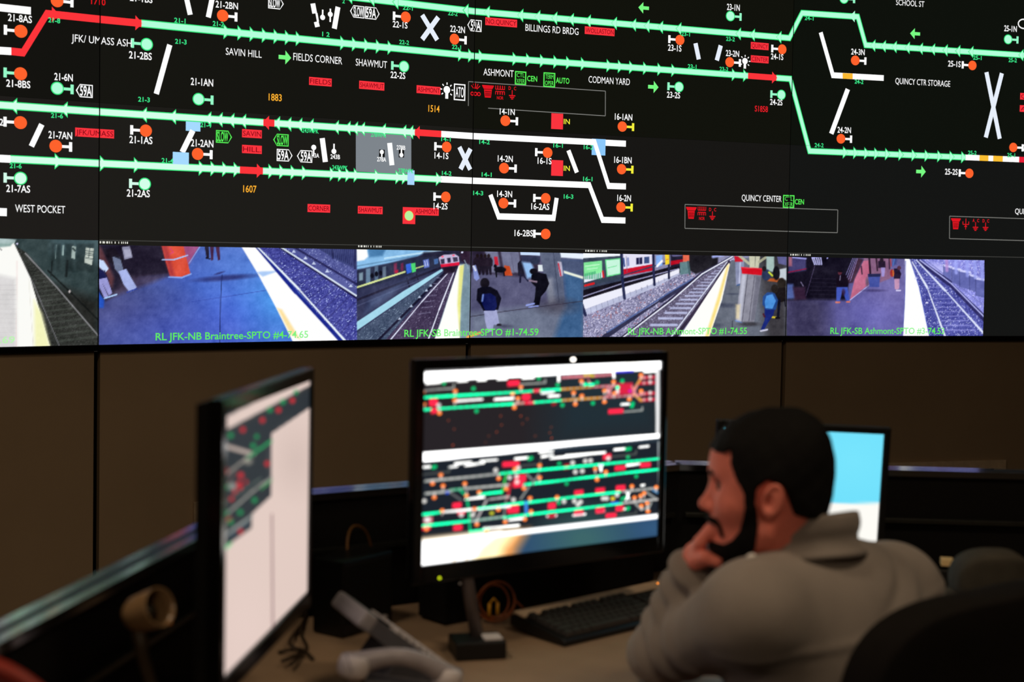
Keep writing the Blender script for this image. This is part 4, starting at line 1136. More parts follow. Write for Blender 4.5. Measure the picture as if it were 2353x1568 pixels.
for r in (0, 1):
    for i in range(NCOL):
        v0 = V_BOT + r * PH; v1 = v0 + PH
        base = wall_col(i, PW / 2, v0)
        root = empty('video_wall_display', base, YAWS[i], CELL_LABEL[(i, r)], 'display', 'video wall displays')
        cab = MB()
        e = 0.0011
        # cabinet tapers to the back so that the angled units fit side by side
        fr = [(e, v0 + e), (PW - e, v0 + e), (PW - e, v1 - e), (e, v1 - e)]
        bk = [(0.12, v0 + 0.08), (PW - 0.12, v0 + 0.08), (PW - 0.12, v1 - 0.08), (0.12, v1 - 0.08)]
        vs = [wall_col(i, s, v, -0.004) for s, v in fr] + [wall_col(i, s, v, -0.12) for s, v in fr] + [wall_col(i, s, v, -0.5) for s, v in bk]
        fs = [(0, 1, 2, 3), (11, 10, 9, 8)] + [(k, 4 + k, 4 + (k + 1) % 4, (k + 1) % 4) for k in range(4)] + [(4 + k, 8 + k, 8 + (k + 1) % 4, 4 + (k + 1) % 4) for k in range(4)]
        cab.add(vs, fs); cab.build('cabinet', M_BLACK, root, True)
        if r == 0:
            tr = MB(); wall_box(tr, i, 0.0, PW, V_BOT - 0.021, V_BOT - 0.001, -0.1, 0.012)
            tr.build('bottom_bezel', M_GLOSS, root, True)
        def child(name, me, label=None):
            o = bpy.data.objects.new(name, me); link(o, root); o.matrix_parent_inverse = parent_matrix(root).inverted()
            if label: o['label'] = label
            return o
        g = GAPU
        sc = [wall_col(i, s, v, o_) for o_ in (0.0, -0.0035) for s, v in ((g, v0 + 0.0005), (PW - g, v0 + 0.0005), (PW - g, v1 - 0.0005), (g, v1 - 0.0005))]
        child('screen', colour_mesh('screen', sc, [(0, 1, 2, 3), (0, 4, 5, 1), (1, 5, 6, 2), (2, 6, 7, 3), (3, 7, 4, 0)][:1] + [(7, 6, 5, 4)], np.tile(lin(CELL_BG[(i, r)]), (8, 1)), PART_MAT))
        for (part, _n), polys in CELLS.get((i, r), {}).items():
            V = []; Fc = []; Cc = []
            for q, c, l in polys:
                n = len(V)
                V += [wall_col(i, a - i * PW, b, l * LAYER) for a, b in q]
                Fc.append(tuple(range(n, n + len(q))))
                if part == 'caption' and c[1] > c[0] + 40:      # the caption is laid half clear over the picture
                    p_ = project(np.mean([wall_col(i, a - i * PW, b) for a, b in q], 0)[None])
                    bg = wallpic.sample(p_[:, 0], p_[:, 1])[0]
                    k = .55 * np.clip((bg.mean() - 150) / 100, 0, 1)
                    c = np.array(c) * (1 - k) + np.array((190, 255, 190)) * k if k > 0 else c
                Cc += [lin(c)] * len(q)
            me = bpy.data.meshes.new(part)
            me.from_pydata([tuple(p) for p in V], [], Fc)
            ca = me.color_attributes.new('Col', 'FLOAT_COLOR', 'POINT')
            cc = np.ones((len(V), 4)); cc[:, :3] = np.array(Cc)
            ca.data.foreach_set('color', cc.astype(np.float32).ravel())
            me.materials.append(PART_MAT)
            child(part, me)
        if r == 0:
            for (ua, ub, vt, lb) in FEEDS[i]:
                P, Fg, Cg = wall_picture(i, max(ua, i * PW + g), min(ub, (i + 1) * PW - g), V_BOT + 0.001, vt, 2 * LAYER)
                child('camera_picture', colour_mesh('camera_picture', P, Fg, Cg, PART_MAT), lb)

# ------------------------------------------------------------------ lamps of the room
M_DIFF = mat('lamp_diffuser', (255, 214, 160), 0.6, var=0.02, emit=((255, 205, 150), 0.6))
def ceiling_lamp(x, y, power, label, rgb=(1.0, 0.77, 0.53), size=(0.6, 0.6), spot=None):
    r = empty('ceiling_light', (x, y, ZC), 0, label, 'ceiling light', 'ceiling lights')
    f = MB()
    w, d = size
    for (cx, cy, sx, sy) in ((0, d / 2, w + .06, .03), (0, -d / 2, w + .06, .03), (w / 2, 0, .03, d), (-w / 2, 0, .03, d)):
        f.box((cx, cy, -0.02), (sx, sy, 0.04))
    f.build('frame', M_GREYPL, r)
    MB().box((0, 0, -0.014), (w - .03, d - .03, 0.006)).build('diffuser', M_DIFF, r)
    ld = bpy.data.lights.new('ceiling_lamp_light', 'AREA')
    ld.shape = 'RECTANGLE'; ld.size = w * .95; ld.size_y = d * .95
    ld.energy = power; ld.color = rgb
    if spot: ld.spread = spot
    lo = bpy.data.objects.new('lamp_glow', ld)
    link(lo, r); lo.location = (0, 0, -0.03)
    return r
ceiling_lamp(-1.1, 1.7, 17.0, 'square ceiling light over the left partition')
ceiling_lamp(1.4, 1.6, 16.0, 'square ceiling light over the right side')
ceiling_lamp(0.1, -1.7, 32.0, 'square ceiling light nearest the rear wall')  # unseen rear lamp, added as frontal fill for desk and face

# ------------------------------------------------------------------ desk and its partitions
Z_DESK = 0.73
PA, PB, PC, PD = (-0.712, 1.75), (-0.514, 2.998), (0.42, 3.575), (2.0, 3.49)
def smooth(pts, n=6):
    P = [Vector(p) for p in pts]; out = []
    for i in range(len(P) - 1):
        p0, p1, p2, p3 = P[max(i - 1, 0)], P[i], P[i + 1], P[min(i + 2, len(P) - 1)]
        for k in range(n):
            t = k / n
            out.append(.5 * ((2 * p1) + (p2 - p0) * t + (2 * p0 - 5 * p1 + 4 * p2 - p3) * t * t + (3 * p1 - p0 - 3 * p2 + p3) * t ** 3))
    return out + [P[-1]]


def partition(a, b, label, rails=1):
    a, b = np.array(a), np.array(b)
    L = np.linalg.norm(b - a); ang = math.atan2(*(b - a)[::-1])
    mid = (a + b) / 2
    r = empty('desk_partition', (mid[0], mid[1], 0), ang, label, 'partition', 'low partitions around the desk')
    h = 0.99
    MB().box((0, 0, (h - .017) / 2), (L - .006, 0.042, h - .017), bevel=.004).build('fabric_panel', M_PART, r)
    rail = MB()
    prof = [(-.030, -.016), (-.030, -.001), (-.029, 0), (-.008, 0), (-.008, -.015), (.008, -.015), (.008, 0), (.029, 0), (.030, -.001), (.030, -.016)]
    n = len(prof)
    rail.add([(x, y, h + z) for x in (-L / 2, L / 2) for y, z in prof], [tuple(range(n)), tuple(range(2 * n - 1, n - 1, -1))] + [(i, n + i, n + (i + 1) % n, (i + 1) % n) for i in range(n)])
    rail.build('top_rail', M_ALU, r)
    MB().box((0, -0.03, 0.864), (L - .05, 0.016, 0.012), bevel=.002).build('slot_rail', mat('dark_anodised', (58, 60, 58), .4, metal=.8), r)
    MB().box((0, 0, 0.02), (L - .01, 0.055, 0.04)).build('kick_plate', M_MATTE, r)
    return r
partition(PA, PB, 'black partition running along the left side, with two silver rail strips')
partition(PB, PC, 'black partition with silver rail behind the bright centre monitor')
partition(PC, PD, 'black partition with silver rail at right, in front of the wall vent')

dk = empty('corner_desk', (0.3, 2.9, 0), 0, 'beige corner desk carrying the monitors, keyboard and phone', 'desk')
poly = [(-.672, 1.80), (-.482, 2.965), (.428, 3.53), (1.62, 3.465), (1.62, 2.86), (.84, 2.86), (.40, 2.575), (.02, 2.33), (-.16, 2.17), (-.25, 2.0), (-.28, 1.80)]
w = MB().prism(poly[::-1], Z_DESK - .028, Z_DESK).build('worktop', M_DESK, dk, True)
bv = w.modifiers.new('edge', 'BEVEL'); bv.width = .005; bv.segments = 2
for (x, y) in ((-.52, 1.9), (-.40, 2.85), (.40, 3.4), (1.5, 3.35), (1.5, 2.95), (.9, 2.95)):
    MB().box((x, y, (Z_DESK - .028) / 2), (.05, .05, Z_DESK - .028), bevel=.006).build('leg', M_BLACK, dk, True)

# ------------------------------------------------------------------ monitors
def plane_from(tl, bl, tr, br, h):
    def depth(t, b):
        f = lambda Y: at(*t, Y)[2] - at(*b, Y)[2]
        return h / f(1.0)
    YL, YR_ = depth(tl, bl), depth(tr, br)
    A = (at(*tl, YL) + at(*bl, YL)) / 2; B = (at(*tr, YR_) + at(*br, YR_)) / 2
    return A, B, YL, YR_


def monitor(canvas, A, B, h, label, parent_loc, bez=(.021, .021, .021, .038), thick=.045, edge=M_GLOSS, step=.0022, rollz=0.0, pictures=None):
    """A and B: middles of the screen's left and right edges; bez: left, right, top, bottom"""
    A, B = np.array(A), np.array(B)
    mid = (A + B) / 2
    W = np.linalg.norm((B - A)[:2]); ang = math.atan2(B[1] - A[1], B[0] - A[0])
    r = empty('monitor', parent_loc, ang, label, 'monitor', 'computer monitors on the desk')
    L = Matrix.Translation(Vector(mid)) @ Matrix.Rotation(ang, 4, 'Z') @ Matrix.Rotation(rollz, 4, 'Y')
    inv = parent_matrix(r).inverted() @ L
    l, rr, t, b = bez
    x0, x1, z0, z1 = -W / 2, W / 2, -h / 2, h / 2
    d0 = -0.006
    fr = MB()
    for (xa, xb, za, zb) in ((x0 - l, x0, z0 - b, z1 + t), (x1, x1 + rr, z0 - b, z1 + t), (x0, x1, z1, z1 + t), (x0, x1, z0 - b, z0)):
        fr.box(((xa + xb) / 2, (d0 + .016) / 2, (za + zb) / 2), (xb - xa, .016 - d0, zb - za))
    o = fr.build('bezel', edge, r); o.matrix_parent_inverse = inv
    m_ = o.modifiers.new('edge', 'BEVEL'); m_.width = .0025; m_.segments = 2; m_.limit_method = 'ANGLE'
    hb = MB()
    ox0, ox1, oz0, oz1 = x0 - l + .002, x1 + rr - .002, z0 - b + .002, z1 + t - .002
    vs = [(ox0, .016, oz0), (ox1, .016, oz0), (ox1, .016, oz1), (ox0, .016, oz1), (ox0 + .006, thick * .7, oz0 + .006), (ox1 - .006, thick * .7, oz0 + .006), (ox1 - .006, thick * .7, oz1 - .006), (ox0 + .006, thick * .7, oz1 - .006),
          (ox0 + .1, thick + .012, oz0 + .06), (ox1 - .1, thick + .012, oz0 + .06), (ox1 - .1, thick + .012, oz1 - .06), (ox0 + .1, thick + .012, oz1 - .06)]
    hb.add(vs, [(0, 3, 2, 1), (8, 9, 10, 11)] + [(k, (k + 1) % 4, 4 + (k + 1) % 4, 4 + k) for k in range(4)] + [(4 + k, 4 + (k + 1) % 4, 8 + (k + 1) % 4, 8 + k) for k in range(4)])
    o = hb.build('housing', M_BLACK, r); o.matrix_parent_inverse = inv
    nu, nv = int(W / step), int(h / step)
    U, V = np.meshgrid(np.linspace(x0, x1, nu), np.linspace(z0, z1, nv), indexing='ij')
    P = np.stack([U.ravel(), np.zeros(nu * nv), V.ravel()], -1)
    Lm = np.array(L)
    Pw = P @ Lm[:3, :3].T + Lm[:3, 3]
    px = project(Pw)
    me = colour_mesh('screen', P, grid_faces(nu, nv), canvas_colour(canvas, px), M_SCREEN)
    o = bpy.data.objects.new('screen', me); link(o, r); o.matrix_parent_inverse = inv
    return r, L, inv, W


def canvas_colour(c, px):
    v = c.sample(px[:, 0], px[:, 1])
    top = np.maximum(v.max(1) / 255.0, 1.0)            # past 255: screen light brighter than the photo can show
    return lin(np.clip(v / top[:, None], 0, 255)) * (1 + 2 * (top - 1))[:, None]


WHITE = np.array([255, 255, 255]) * 1.9
def draw_centre():
    c = Canvas(950, 812, 1530, 1320, (38, 34, 38))
    c.poly([(1260, 812), (1530, 812), (1530, 1010), (1260, 1040)], (32, 46, 54), 60); c.poly([(950, 1050), (1530, 1000), (1530, 1190), (950, 1262)], (27, 34, 44), 3)
    lo = [(950, 1246.5), (1530, 1180), (1530, 1330), (950, 1330)]
    c.poly(lo, (46, 78, 112), 1); c.oval(1340, 1240, 80, 60, (64, 108, 104), .8, .8); c.oval(1500, 1215, 40, 20, (54, 92, 130), .8, .7)
    c.poly([(950, 1246), (1216, 1217), (1190, 1262), (1172, 1330), (950, 1330)], (236, 160, 92), 14); c.poly([(950, 1246), (1190, 1219), (1158, 1260), (1136, 1330), (950, 1330)], np.array((255, 232, 176)) * 1.3, 14); c.poly([(950, 1246), (1150, 1222), (1105, 1258), (1060, 1330), (950, 1330)], WHITE * .8, 9)
    c.line([(1070, 1240), (1040, 1296)], 5, (255, 206, 130), 3, .5); c.line([(1096, 1240), (1070, 1290)], 4, (255, 196, 110), 3, .5)
    # frames of the two windows
    c.poly([(950, 857), (1530, 827), (1530, 848.5), (950, 879.5)], WHITE); c.poly([(1506.5, 845), (1515.5, 845), (1516, 1004), (1507, 1004)], WHITE * .5)
    c.poly([(950, 1042.5), (1256, 1018.5), (1530, 996), (1530, 1006), (1258, 1031), (1258, 1033.5), (950, 1064)], WHITE); c.poly([(1258, 1031), (1530, 1006), (1530, 1014), (1258, 1040)], (40, 54, 66))
    c.line([(1513, 1016), (1515, 1184)], 3.4, (176, 186, 190)); c.poly([(950, 1246.5), (1530, 1179.5), (1530, 1189.5), (950, 1257.5)], WHITE * .75)
    c.poly([(1413, 853.5), (1456, 851), (1456, 856), (1413, 858.5)], (60, 50, 240)); c.line([(1440, 832), (1466, 830.5)], 4, (250, 236, 190))
    G, O, Rd, Wd, Gr = np.array((0, 250, 166)) * 1.75, np.array((255, 128, 50)) * 1.5, np.array((250, 34, 66)) * 1.25, np.array((250, 250, 246)) * 1.6, (186, 190, 184)
    def trk(x0, y0, x1, y1, col, w=4.0, dots=13): 
        c.line([(x0, y0), (x1, y1)], w, col)
        n = int(abs(x1 - x0) / dots)
        for k in range(n): p = lerp((x0, y0), (x1, y1), (k + .5) / max(n, 1)); c.oval(p[0], p[1], 1.8, 1.8, (140, 255, 214) if col is G else (250, 240, 240), .4, .75)
    def sig(x, y, s): c.oval(x, y, 4.6, 3.6, O, .2); c.line([(x, y + 4 * s), (x, y + 9 * s)], 3.4, (250, 236, 226))
    def lab(x0, y0, x1, y1, col=Wd, w=4.2): c.line([(x0, y0), (x1, y1)], w, col)
    def blob(x, y, w=22, h=9, col=Rd): c.poly([(x - w / 2, y - h / 2 + 1), (x + w / 2, y - h / 2 - 1), (x + w / 2, y + h / 2 - 1), (x - w / 2, y + h / 2 + 1)], col, 1.5)
    # upper window
    for x0, y0, x1, y1 in ((980, 881, 1012, 879), (1052, 877, 1073, 875.5), (1098, 874, 1116, 873), (1144, 872, 1164, 871), (1201, 869.5, 1226, 868), (1245, 904, 1272, 902), (1261, 911, 1285, 909.5), (1048, 922, 1108, 918), (1137, 918.5, 1180, 916), (1480, 854.5, 1506, 853), (1428, 930, 1445, 929)): lab(x0, y0, x1, y1)
    c.line([(970, 898), (1042, 893), (1043, 882)], 3, Gr); c.line([(1196, 883.5), (1253, 879.5), (1253, 872)], 3, Gr); c.line([(1434, 947), (1476, 943), (1476, 936)], 3, Gr)
    trk(950, 915.5, 1228, 899, G); trk(1228, 899, 1243, 898, Rd, 6); trk(1243, 898, 1290, 895, G); trk(1290, 895, 1362, 890, (255, 170, 60)); trk(1362, 890, 1424, 886, (250, 130, 140))
    trk(950, 943.5, 1182, 928.5, G); trk(1182, 928.5, 1208, 926, (255, 170, 150)); trk(1208, 926, 1228, 925, Rd, 6); trk(1228, 925, 1292, 920.5, G); trk(1292, 920.5, 1386, 914, (255, 170, 60)); trk(1386, 914, 1474, 908, (250, 120, 130))
    for x, y in ((1020, 881), (1238, 869.5), (1088, 893.5), (1095, 945), (1281.5, 885), (1372, 879.5), (1430, 876), (1292.5, 931.5), (1362.5, 927), (1454, 928), (1452, 934)): c.oval(x, y, 4.4, 4.4, (0, 220, 130), .2)
    trk(1292, 868.5, 1410, 861, (250, 110, 130), 5, 9); c.line([(1284, 865), (1284, 876)], 5, Wd); c.line([(1410, 858), (1411, 868)], 5, Wd)
    for p in ((1336, 876), (1352, 875)): c.line([p, (p[0] + 6, p[1] + 9)], 4, (250, 140, 150))
    for x in (1345, 1355, 1362): c.oval(x, 864 - (x % 3), 4, 3, (240, 220, 60), .3); c.oval(x, 884, 4, 3, G, .3)
    blob(1180, 881, 27, 12); blob(996, 925, 18, 16); blob(998, 944, 14, 12); blob(1209, 913, 19, 14); blob(1415, 945.5, 34, 10); blob(1273, 929, 10, 6, (190, 30, 40))
    for x, y in ((1008, 932), (1398, 899)): c.oval(x, y, 5, 5, (250, 240, 240), .3)
    blob(1434, 894, 40, 26, (226, 36, 70)); c.oval(1448, 899, 4, 3, (220, 40, 210), .3); c.oval(1419, 891, 4, 4, G, .3); c.oval(1419, 900, 4, 6, (250, 250, 250), .3)
    for y in (868, 880.5, 905, 919): blob(1487, y, 38, 7, (226, 30, 62)); c.oval(1494, y - 2, 4, 4, (255, 245, 240), .4); c.oval(1480, y, 3.4, 3, (255, 190, 190), .4)
    c.line([(1456, 897), (1474, 868)], 5, (250, 170, 80)); c.line([(1456, 906), (1474, 921)], 5, (250, 190, 80)); c.line([(1395, 890), (1406, 910)], 4, (250, 150, 160)); c.line([(1406, 890), (1395, 911)], 4, (250, 150, 160)); c.line([(1452, 888), (1464, 912)], 4, (250, 150, 160)); c.line([(1464, 886), (1452, 912)], 4, (250, 150, 160))
    for x, y, s in ((972, 902, 1), (974, 930, 1), (1046, 899, 1), (1045, 920, 1), (1010, 950, -1), (1178, 906, 1), (1182, 937, -1), (1197, 890, 1), (1318, 903, 1), (1337, 910, 1), (1322, 929, -1), (1389, 924, -1), (1410, 878, 1), (1446, 918, -1), (1473, 862, 1), (1473, 899, 1), (1389, 898, 1), (1336, 876, 1), (1412, 904, 1), (1190, 916, 1)): sig(x, y, s)
    for x, y in ((1030, 966), (1043, 986), (1150, 956), (1153, 977), (1142, 993), (1123, 1003), (1116, 1017), (1151, 956), (1197, 956), (1212, 964), (1200, 975), (1267, 983), (1263, 995), (1230, 1003), (1268, 1007), (1041, 1024)): c.oval(x, y, 1.1, 1.3, (255, 110, 60), .4)
    # lower window
    for x0, y0, x1, y1 in ((972, 1074, 988, 1073), (1033, 1074, 1050, 1072), (1046, 1066, 1082, 1062), (1070, 1070, 1112, 1064), (1104, 1060, 1142, 1057), (1184, 1055, 1212, 1052), (1240, 1040, 1270, 1037), (1245, 1050, 1270, 1046), (1266, 1054, 1350, 1045), (1300, 1048, 1390, 1040), (1412, 1034, 1440, 1031), (1470, 1028, 1490, 1026), (1440, 1070, 1470, 1066), (1474, 1116, 1480, 1115), (1070, 1148, 1112, 1143), (1170, 1196, 1200, 1192), (1112, 1215, 1192, 1208), (1258, 1187, 1278, 1185), (1318, 1185, 1345, 1182), (1372, 1177, 1388, 1175), (1418, 1172, 1436, 1170)): lab(x0, y0, x1, y1)
    for x, y in ((995, 1074.5), (1000, 1073), (1216, 1055), (1221, 1053), (1440, 1033), (1447, 1031.5), (1285, 1066), (1443, 1051), (1302, 1112), (1462, 1095), (1284, 1156), (1430, 1147), (1437, 1144), (1430, 1172), (1442, 1170), (1444, 1168)): c.oval(x, y, 4.2, 4, (0, 214, 124), .25)
    c.line([(970, 1091), (1032, 1085), (1033, 1075)], 3, (90, 94, 90)); c.line([(1190, 1072), (1242, 1067), (1242, 1056)], 3, (90, 94, 90)); c.line([(1404, 1050), (1461, 1044), (1462, 1036)], 3, (90, 94, 90)); c.line([(1416, 1186), (1462, 1180), (1462, 1174)], 2.4, (90, 94, 90)); c.line([(1034, 1132), (1060, 1150)], 3, (130, 130, 130))
    blob(1174, 1067, 38, 11); blob(1395, 1050, 18, 12); blob(1302, 1073, 12, 12, (200, 20, 40)); blob(1425, 1076, 24, 10); blob(1483, 1069, 24, 10); blob(1050, 1162, 20, 12); blob(1052, 1213, 20, 12); blob(1195, 1100, 26, 16); blob(1190, 1113, 22, 14); blob(1330, 1132, 20, 10); blob(1379, 1127, 21, 10); blob(1426, 1122, 21, 12); blob(1268, 1163, 17, 14); blob(1268, 1186, 17, 8, (220, 40, 60)); blob(1179, 1170, 26, 18); blob(1330, 1178, 20, 10); blob(1379, 1173, 20, 12); blob(1424, 1169, 18, 12); blob(1404, 1185, 24, 10); blob(1060, 1178, 16, 10); blob(984, 1196, 20, 16, (230, 120, 130)); c.oval(982, 1195, 7, 6, (255, 250, 250), .3); blob(980, 1212, 18, 12)
    trk(978, 1106.5, 1146, 1089.5, Gr, 5, 16); trk(1150, 1089, 1516, 1054.5, G); c.line([(1164, 1088), (1153, 1134)], 4, (60, 226, 90)); trk(1034, 1127, 1064, 1124, (90, 200, 150), 4)
    trk(978, 1135, 1035, 1129.5, Gr, 5, 12); trk(1068, 1123, 1172, 1114, Gr, 5, 16); trk(1204, 1114.5, 1516, 1078.5, G); c.line([(1173, 1112), (1166, 1146)], 5, (220, 40, 60)); trk(1100, 1137, 1152, 1131, G)
    c.line([(1058, 1128), (1072, 1140), (1078, 1180), (1080, 1222)], 4, (0, 220, 140)); c.line([(1118, 1150), (1100, 1186), (1092, 1200)], 4.5, (200, 190, 190)); c.line([(1216, 1118), (1196, 1148)], 4, (150, 154, 150)); c.line([(1238, 1090), (1224, 1114)], 4, (150, 154, 150)); c.line([(1210, 1090), (1224, 1104)], 4, (150, 154, 150)); c.line([(1163, 1150), (1158, 1186)], 3, (150, 154, 150))
    trk(950, 1186, 1010, 1178, G); trk(1018, 1177, 1172, 1164, Wd, 4, 10); trk(1100, 1168.5, 1290, 1146, G); trk(1290, 1146, 1424, 1131, G); trk(1430, 1130, 1516, 1121, (170, 174, 170), 5, 14); trk(1125, 1148, 1170, 1142, (200, 200, 196), 4)
    trk(950, 1211, 1080, 1198, G); trk(1080, 1198, 1160, 1188, (160, 210, 190), 4); trk(1158, 1190, 1430, 1157.5, G); trk(1432, 1157, 1516, 1147, (190, 190, 186), 5, 14); trk(1080, 1222, 1122, 1217, G)
    for x in (1377, 1384): c.line([(x, 1068), (x + 4 - (x - 1377), 1084)], 3, Wd)
    c.line([(1486, 1132), (1506, 1146)], 4, (170, 174, 170)); c.line([(1460, 1158), (1472, 1170), (1490, 1169), (1496, 1156)], 4.5, (170, 174, 170)); c.line([(1440, 1132), (1446, 1148)], 3, Wd); c.line([(1446, 1132), (1438, 1150)], 3, Wd)
    c.poly([(1205, 1152), (1212, 1152), (1212, 1180), (1206, 1180)], (70, 150, 250)); c.line([(1405, 1157), (1420, 1155.5)], 5, (60, 130, 250)); c.line([(1500, 1127), (1512, 1133)], 3, (90, 180, 250)); c.oval(1028, 1133, 4, 3, (40, 90, 250), .3); c.oval(1408, 1146.5, 5, 5, (250, 220, 60), .3); c.oval(1130, 1180, 5, 4, (220, 220, 50), .3)
    for x, y in ((1316, 1064), (1345, 1060), (1357, 1059), (1322, 1085), (1338, 1083), (1139, 1081), (1171, 1098), (1180, 1149), (1187, 1095), (975, 1152), (1296, 1153), (1320, 1152), (1334, 1154), (1328, 1160), (1386, 1146), (1394, 1146), (1418, 1138), (1191, 1076), (1398, 1054), (1188, 1108), (1060, 1184), (1086, 1184)): c.oval(x, y, 5, 5, (250, 246, 240), .25)
    for x, y, s in ((1013, 1092, 1), (994, 1112, -1), (1018, 1117, 1), (998, 1144, -1), (1068, 1112, 1), (1072, 1140, -1), (1146, 1100, -1), (1101, 1131, 1), (1240, 1070, 1), (1240, 1098, 1), (1163, 1124, -1), (1204, 1123, -1), (1183, 1078, 1), (1368, 1078, 1), (1392, 1085, 1), (1372, 1103, -1), (1218, 1145, 1), (1280, 1143, 1), (1452, 1118, 1), (1458, 1144, 1), (1472, 1140, 1), (1480, 1134, 1), (1508, 1120, 1), (1487, 1157, 1), (1489, 1176, -1), (1474, 1163, 1), (1220, 1176, 1), (1206, 1194, -1), (1161, 1200, -1), (1145, 1172, -1), (1096, 1206, -1), (1118, 1222, -1), (980, 1217, -1), (1016, 1174, 1), (1090, 1170, 1)): sig(x, y, s)
    return c


def draw_left():
    Wp = (226, 203, 194)
    c = Canvas(498, 850, 722, 1585, (44, 50, 56))
    c.poly([(498, 969), (722, 857), (722, 881), (498, 1000)], Wp); c.poly([(498, 1000), (722, 881), (722, 890), (498, 1010)], (56, 58, 60), 2)
    c.poly([(624, 997), (722, 930), (722, 1585), (498, 1585), (498, 1272), (578.5, 1214), (578.5, 1182), (623, 1140)], Wp); c.oval(680, 1060, 40, 60, (206, 184, 176), .8, .6); c.oval(560, 1450, 50, 90, (232, 208, 200), .9, .6)
    c.line([(625, 1183), (627, 1449)], 4.6, (166, 136, 136)); c.poly([(522, 1230), (575, 1188), (575, 1208), (530, 1240)], (60, 72, 82), 2)
    G, Rd, Gy = (20, 160, 90), (206, 40, 52), (146, 140, 132)
    c.line([(498, 1020), (582, 1044)], 8, (196, 178, 168)); c.line([(505, 1102), (582, 1042), (624, 1014)], 5, Gy); c.line([(570, 1052), (624, 1013)], 5, G); c.line([(505, 1196), (580, 1130), (624, 1098)], 5, (150, 150, 142)); c.line([(505, 1164), (600, 1100)], 3, (96, 110, 104)); c.line([(512, 1235), (580, 1185)], 5, (150, 156, 152)); c.line([(508, 1150), (540, 1080)], 3, (120, 96, 92)); c.line([(600, 1124), (624, 1104)], 4, (60, 160, 90))
    for x, y, r in ((558, 988, 6), (517, 1082, 7), (553, 1093, 7), (549, 1112, 6), (552, 1120, 6), (532, 1147, 5), (527, 1195, 6), (603, 966, 6), (640, 943, 6), (672, 921, 6), (614, 1066, 6), (553, 1222, 6), (540, 1130, 5), (565, 1108, 4)): c.oval(x, y, r, r, Rd, .35)
    for x, y, r in ((530, 1001, 6), (590, 1004, 5), (582, 1025, 6), (552, 1178, 6), (585, 1150, 6), (520, 1120, 5), (620, 942, 6), (650, 924, 6), (680, 902, 5), (530, 1200, 6), (518, 1180, 6)): c.oval(x, y, r, r, (24, 150, 86), .4)
    c.line([(512, 1266), (530, 1250)], 6, (110, 220, 140), 2); c.oval(534, 1118, 9, 8, (190, 190, 180), .4, .7); c.oval(570, 1060, 10, 8, (200, 190, 170), .4, .6)
    return c


def draw_right():
    c = Canvas(1640, 975, 2040, 1300, (112, 224, 252))
    c.oval(1960, 1060, 90, 60, (124, 232, 255), .9, .6); c.poly([(1600, 1153), (2100, 1158), (2100, 1400), (1600, 1400)], (255, 253, 246), 1.2)
    return c


A, B, _, _ = plane_from((968, 856), (972, 1303), (1513, 828), (1515.5, 1227), .375)
POLE = np.array(at_z(1096, 1506, Z_DESK))
mon, L, inv, Wm = monitor(draw_centre(), A, B, .377, 'large black monitor at centre, tilted in, showing two windows of coloured track diagrams', (POLE[0], POLE[1], Z_DESK), bez=(.021, .016, .021, .036))
b0 = Vector((POLE[0], POLE[1], Z_DESK))
rot = Matrix.Rotation(math.radians(14), 3, 'Z')
MB().box(b0 + Vector((0, 0, .018)), (.100, .08, .034), rot, bevel=.004).build('stand_base', M_BLACK, mon, True)
MB().box(b0 + Vector((.028, -.004, .0375)), (.036, .04, .004), rot, bevel=.001).build('base_reflection', M_LTGREY, mon, True)  # pale slab standing in for light reflected on the base top
top = Vector(at(1066, 1290, POLE[1] + .055))
dirv = (top - (b0 + Vector((0, 0, .03))))
MB().tube([b0 + Vector((0, .012, .03)), top, top + dirv * .75], [.0135, .0125, .012], 16).build('stand_pole', mat('grey_pole', (88, 78, 76), .45, metal=.3), mon, True)
hub = top + dirv * .72
arm_end = L @ Vector((-.05, .055, -.02))
MB().tube([hub, (hub + arm_end) / 2 + Vector((-.01, .03, 0)), arm_end], .018, 12).build('mount_arm', M_BLACK, mon, True)
def on_bezel(px, py):
    p0, nn = L @ Vector((0, -.0066, 0)), (L.to_3x3() @ Vector((0, 1, 0)))
    e_, d_ = Vector((0, 0, EYE)), Vector(ray(px, py))
    return e_ + d_ * ((p0 - e_).dot(nn) / d_.dot(nn))
MB().sphere(on_bezel(1010, 1329), .0027, 8).build('power_light', mat('lime_led', (200, 220, 30), emit=((205, 225, 20), 1.5)), mon, True)
MB().sphere(on_bezel(1057, 1342), .0025, 8).build('button', M_GREYPL, mon, True)
o = MB().sphere((.055, -.0075, .1995), (.006, .003, .0045), 8).build('camera_light', mat('white_led', (255, 250, 240), emit=((255, 250, 240), 3.0)), mon); o.matrix_parent_inverse = inv

A, B, _, _ = plane_from((508, 966), (513, 1572), (707, 865), (710.5, 1347), .375)
A2, B2 = np.array(A), np.array(B)
ang = math.atan2(B2[1] - A2[1], B2[0] - A2[0])
bk = Vector((-math.sin(ang), math.cos(ang), 0))
mid = Vector((A2 + B2) / 2)
bl = mid + bk * .085
mon, L, inv, Wm = monitor(draw_left(), A, B, .377, 'large black monitor at left seen nearly edge-on, with a big blank pinkish window', (bl.x, bl.y, Z_DESK), bez=(.022, .010, .022, .03), thick=.05)
MB().lathe([(0, 0), (.105, 0), (.105, .008), (.09, .016), (.03, .02), (0, .02)], 36, Matrix.Translation((bl.x, bl.y, Z_DESK))).build('stand_base', M_BLACK, mon, True)
MB().box((bl.x, bl.y, Z_DESK + .18), (.03, .07, .34), Matrix.Rotation(ang - PI / 2, 3, 'Z'), bevel=.005).build('stand_neck', M_BLACK, mon, True)
MB().box(mid + bk * .066 + Vector((0, 0, -.02)), (.03, .1, .1), Matrix.Rotation(ang - PI / 2, 3, 'Z'), bevel=.004).build('mount_plate', M_BLACK, mon, True)

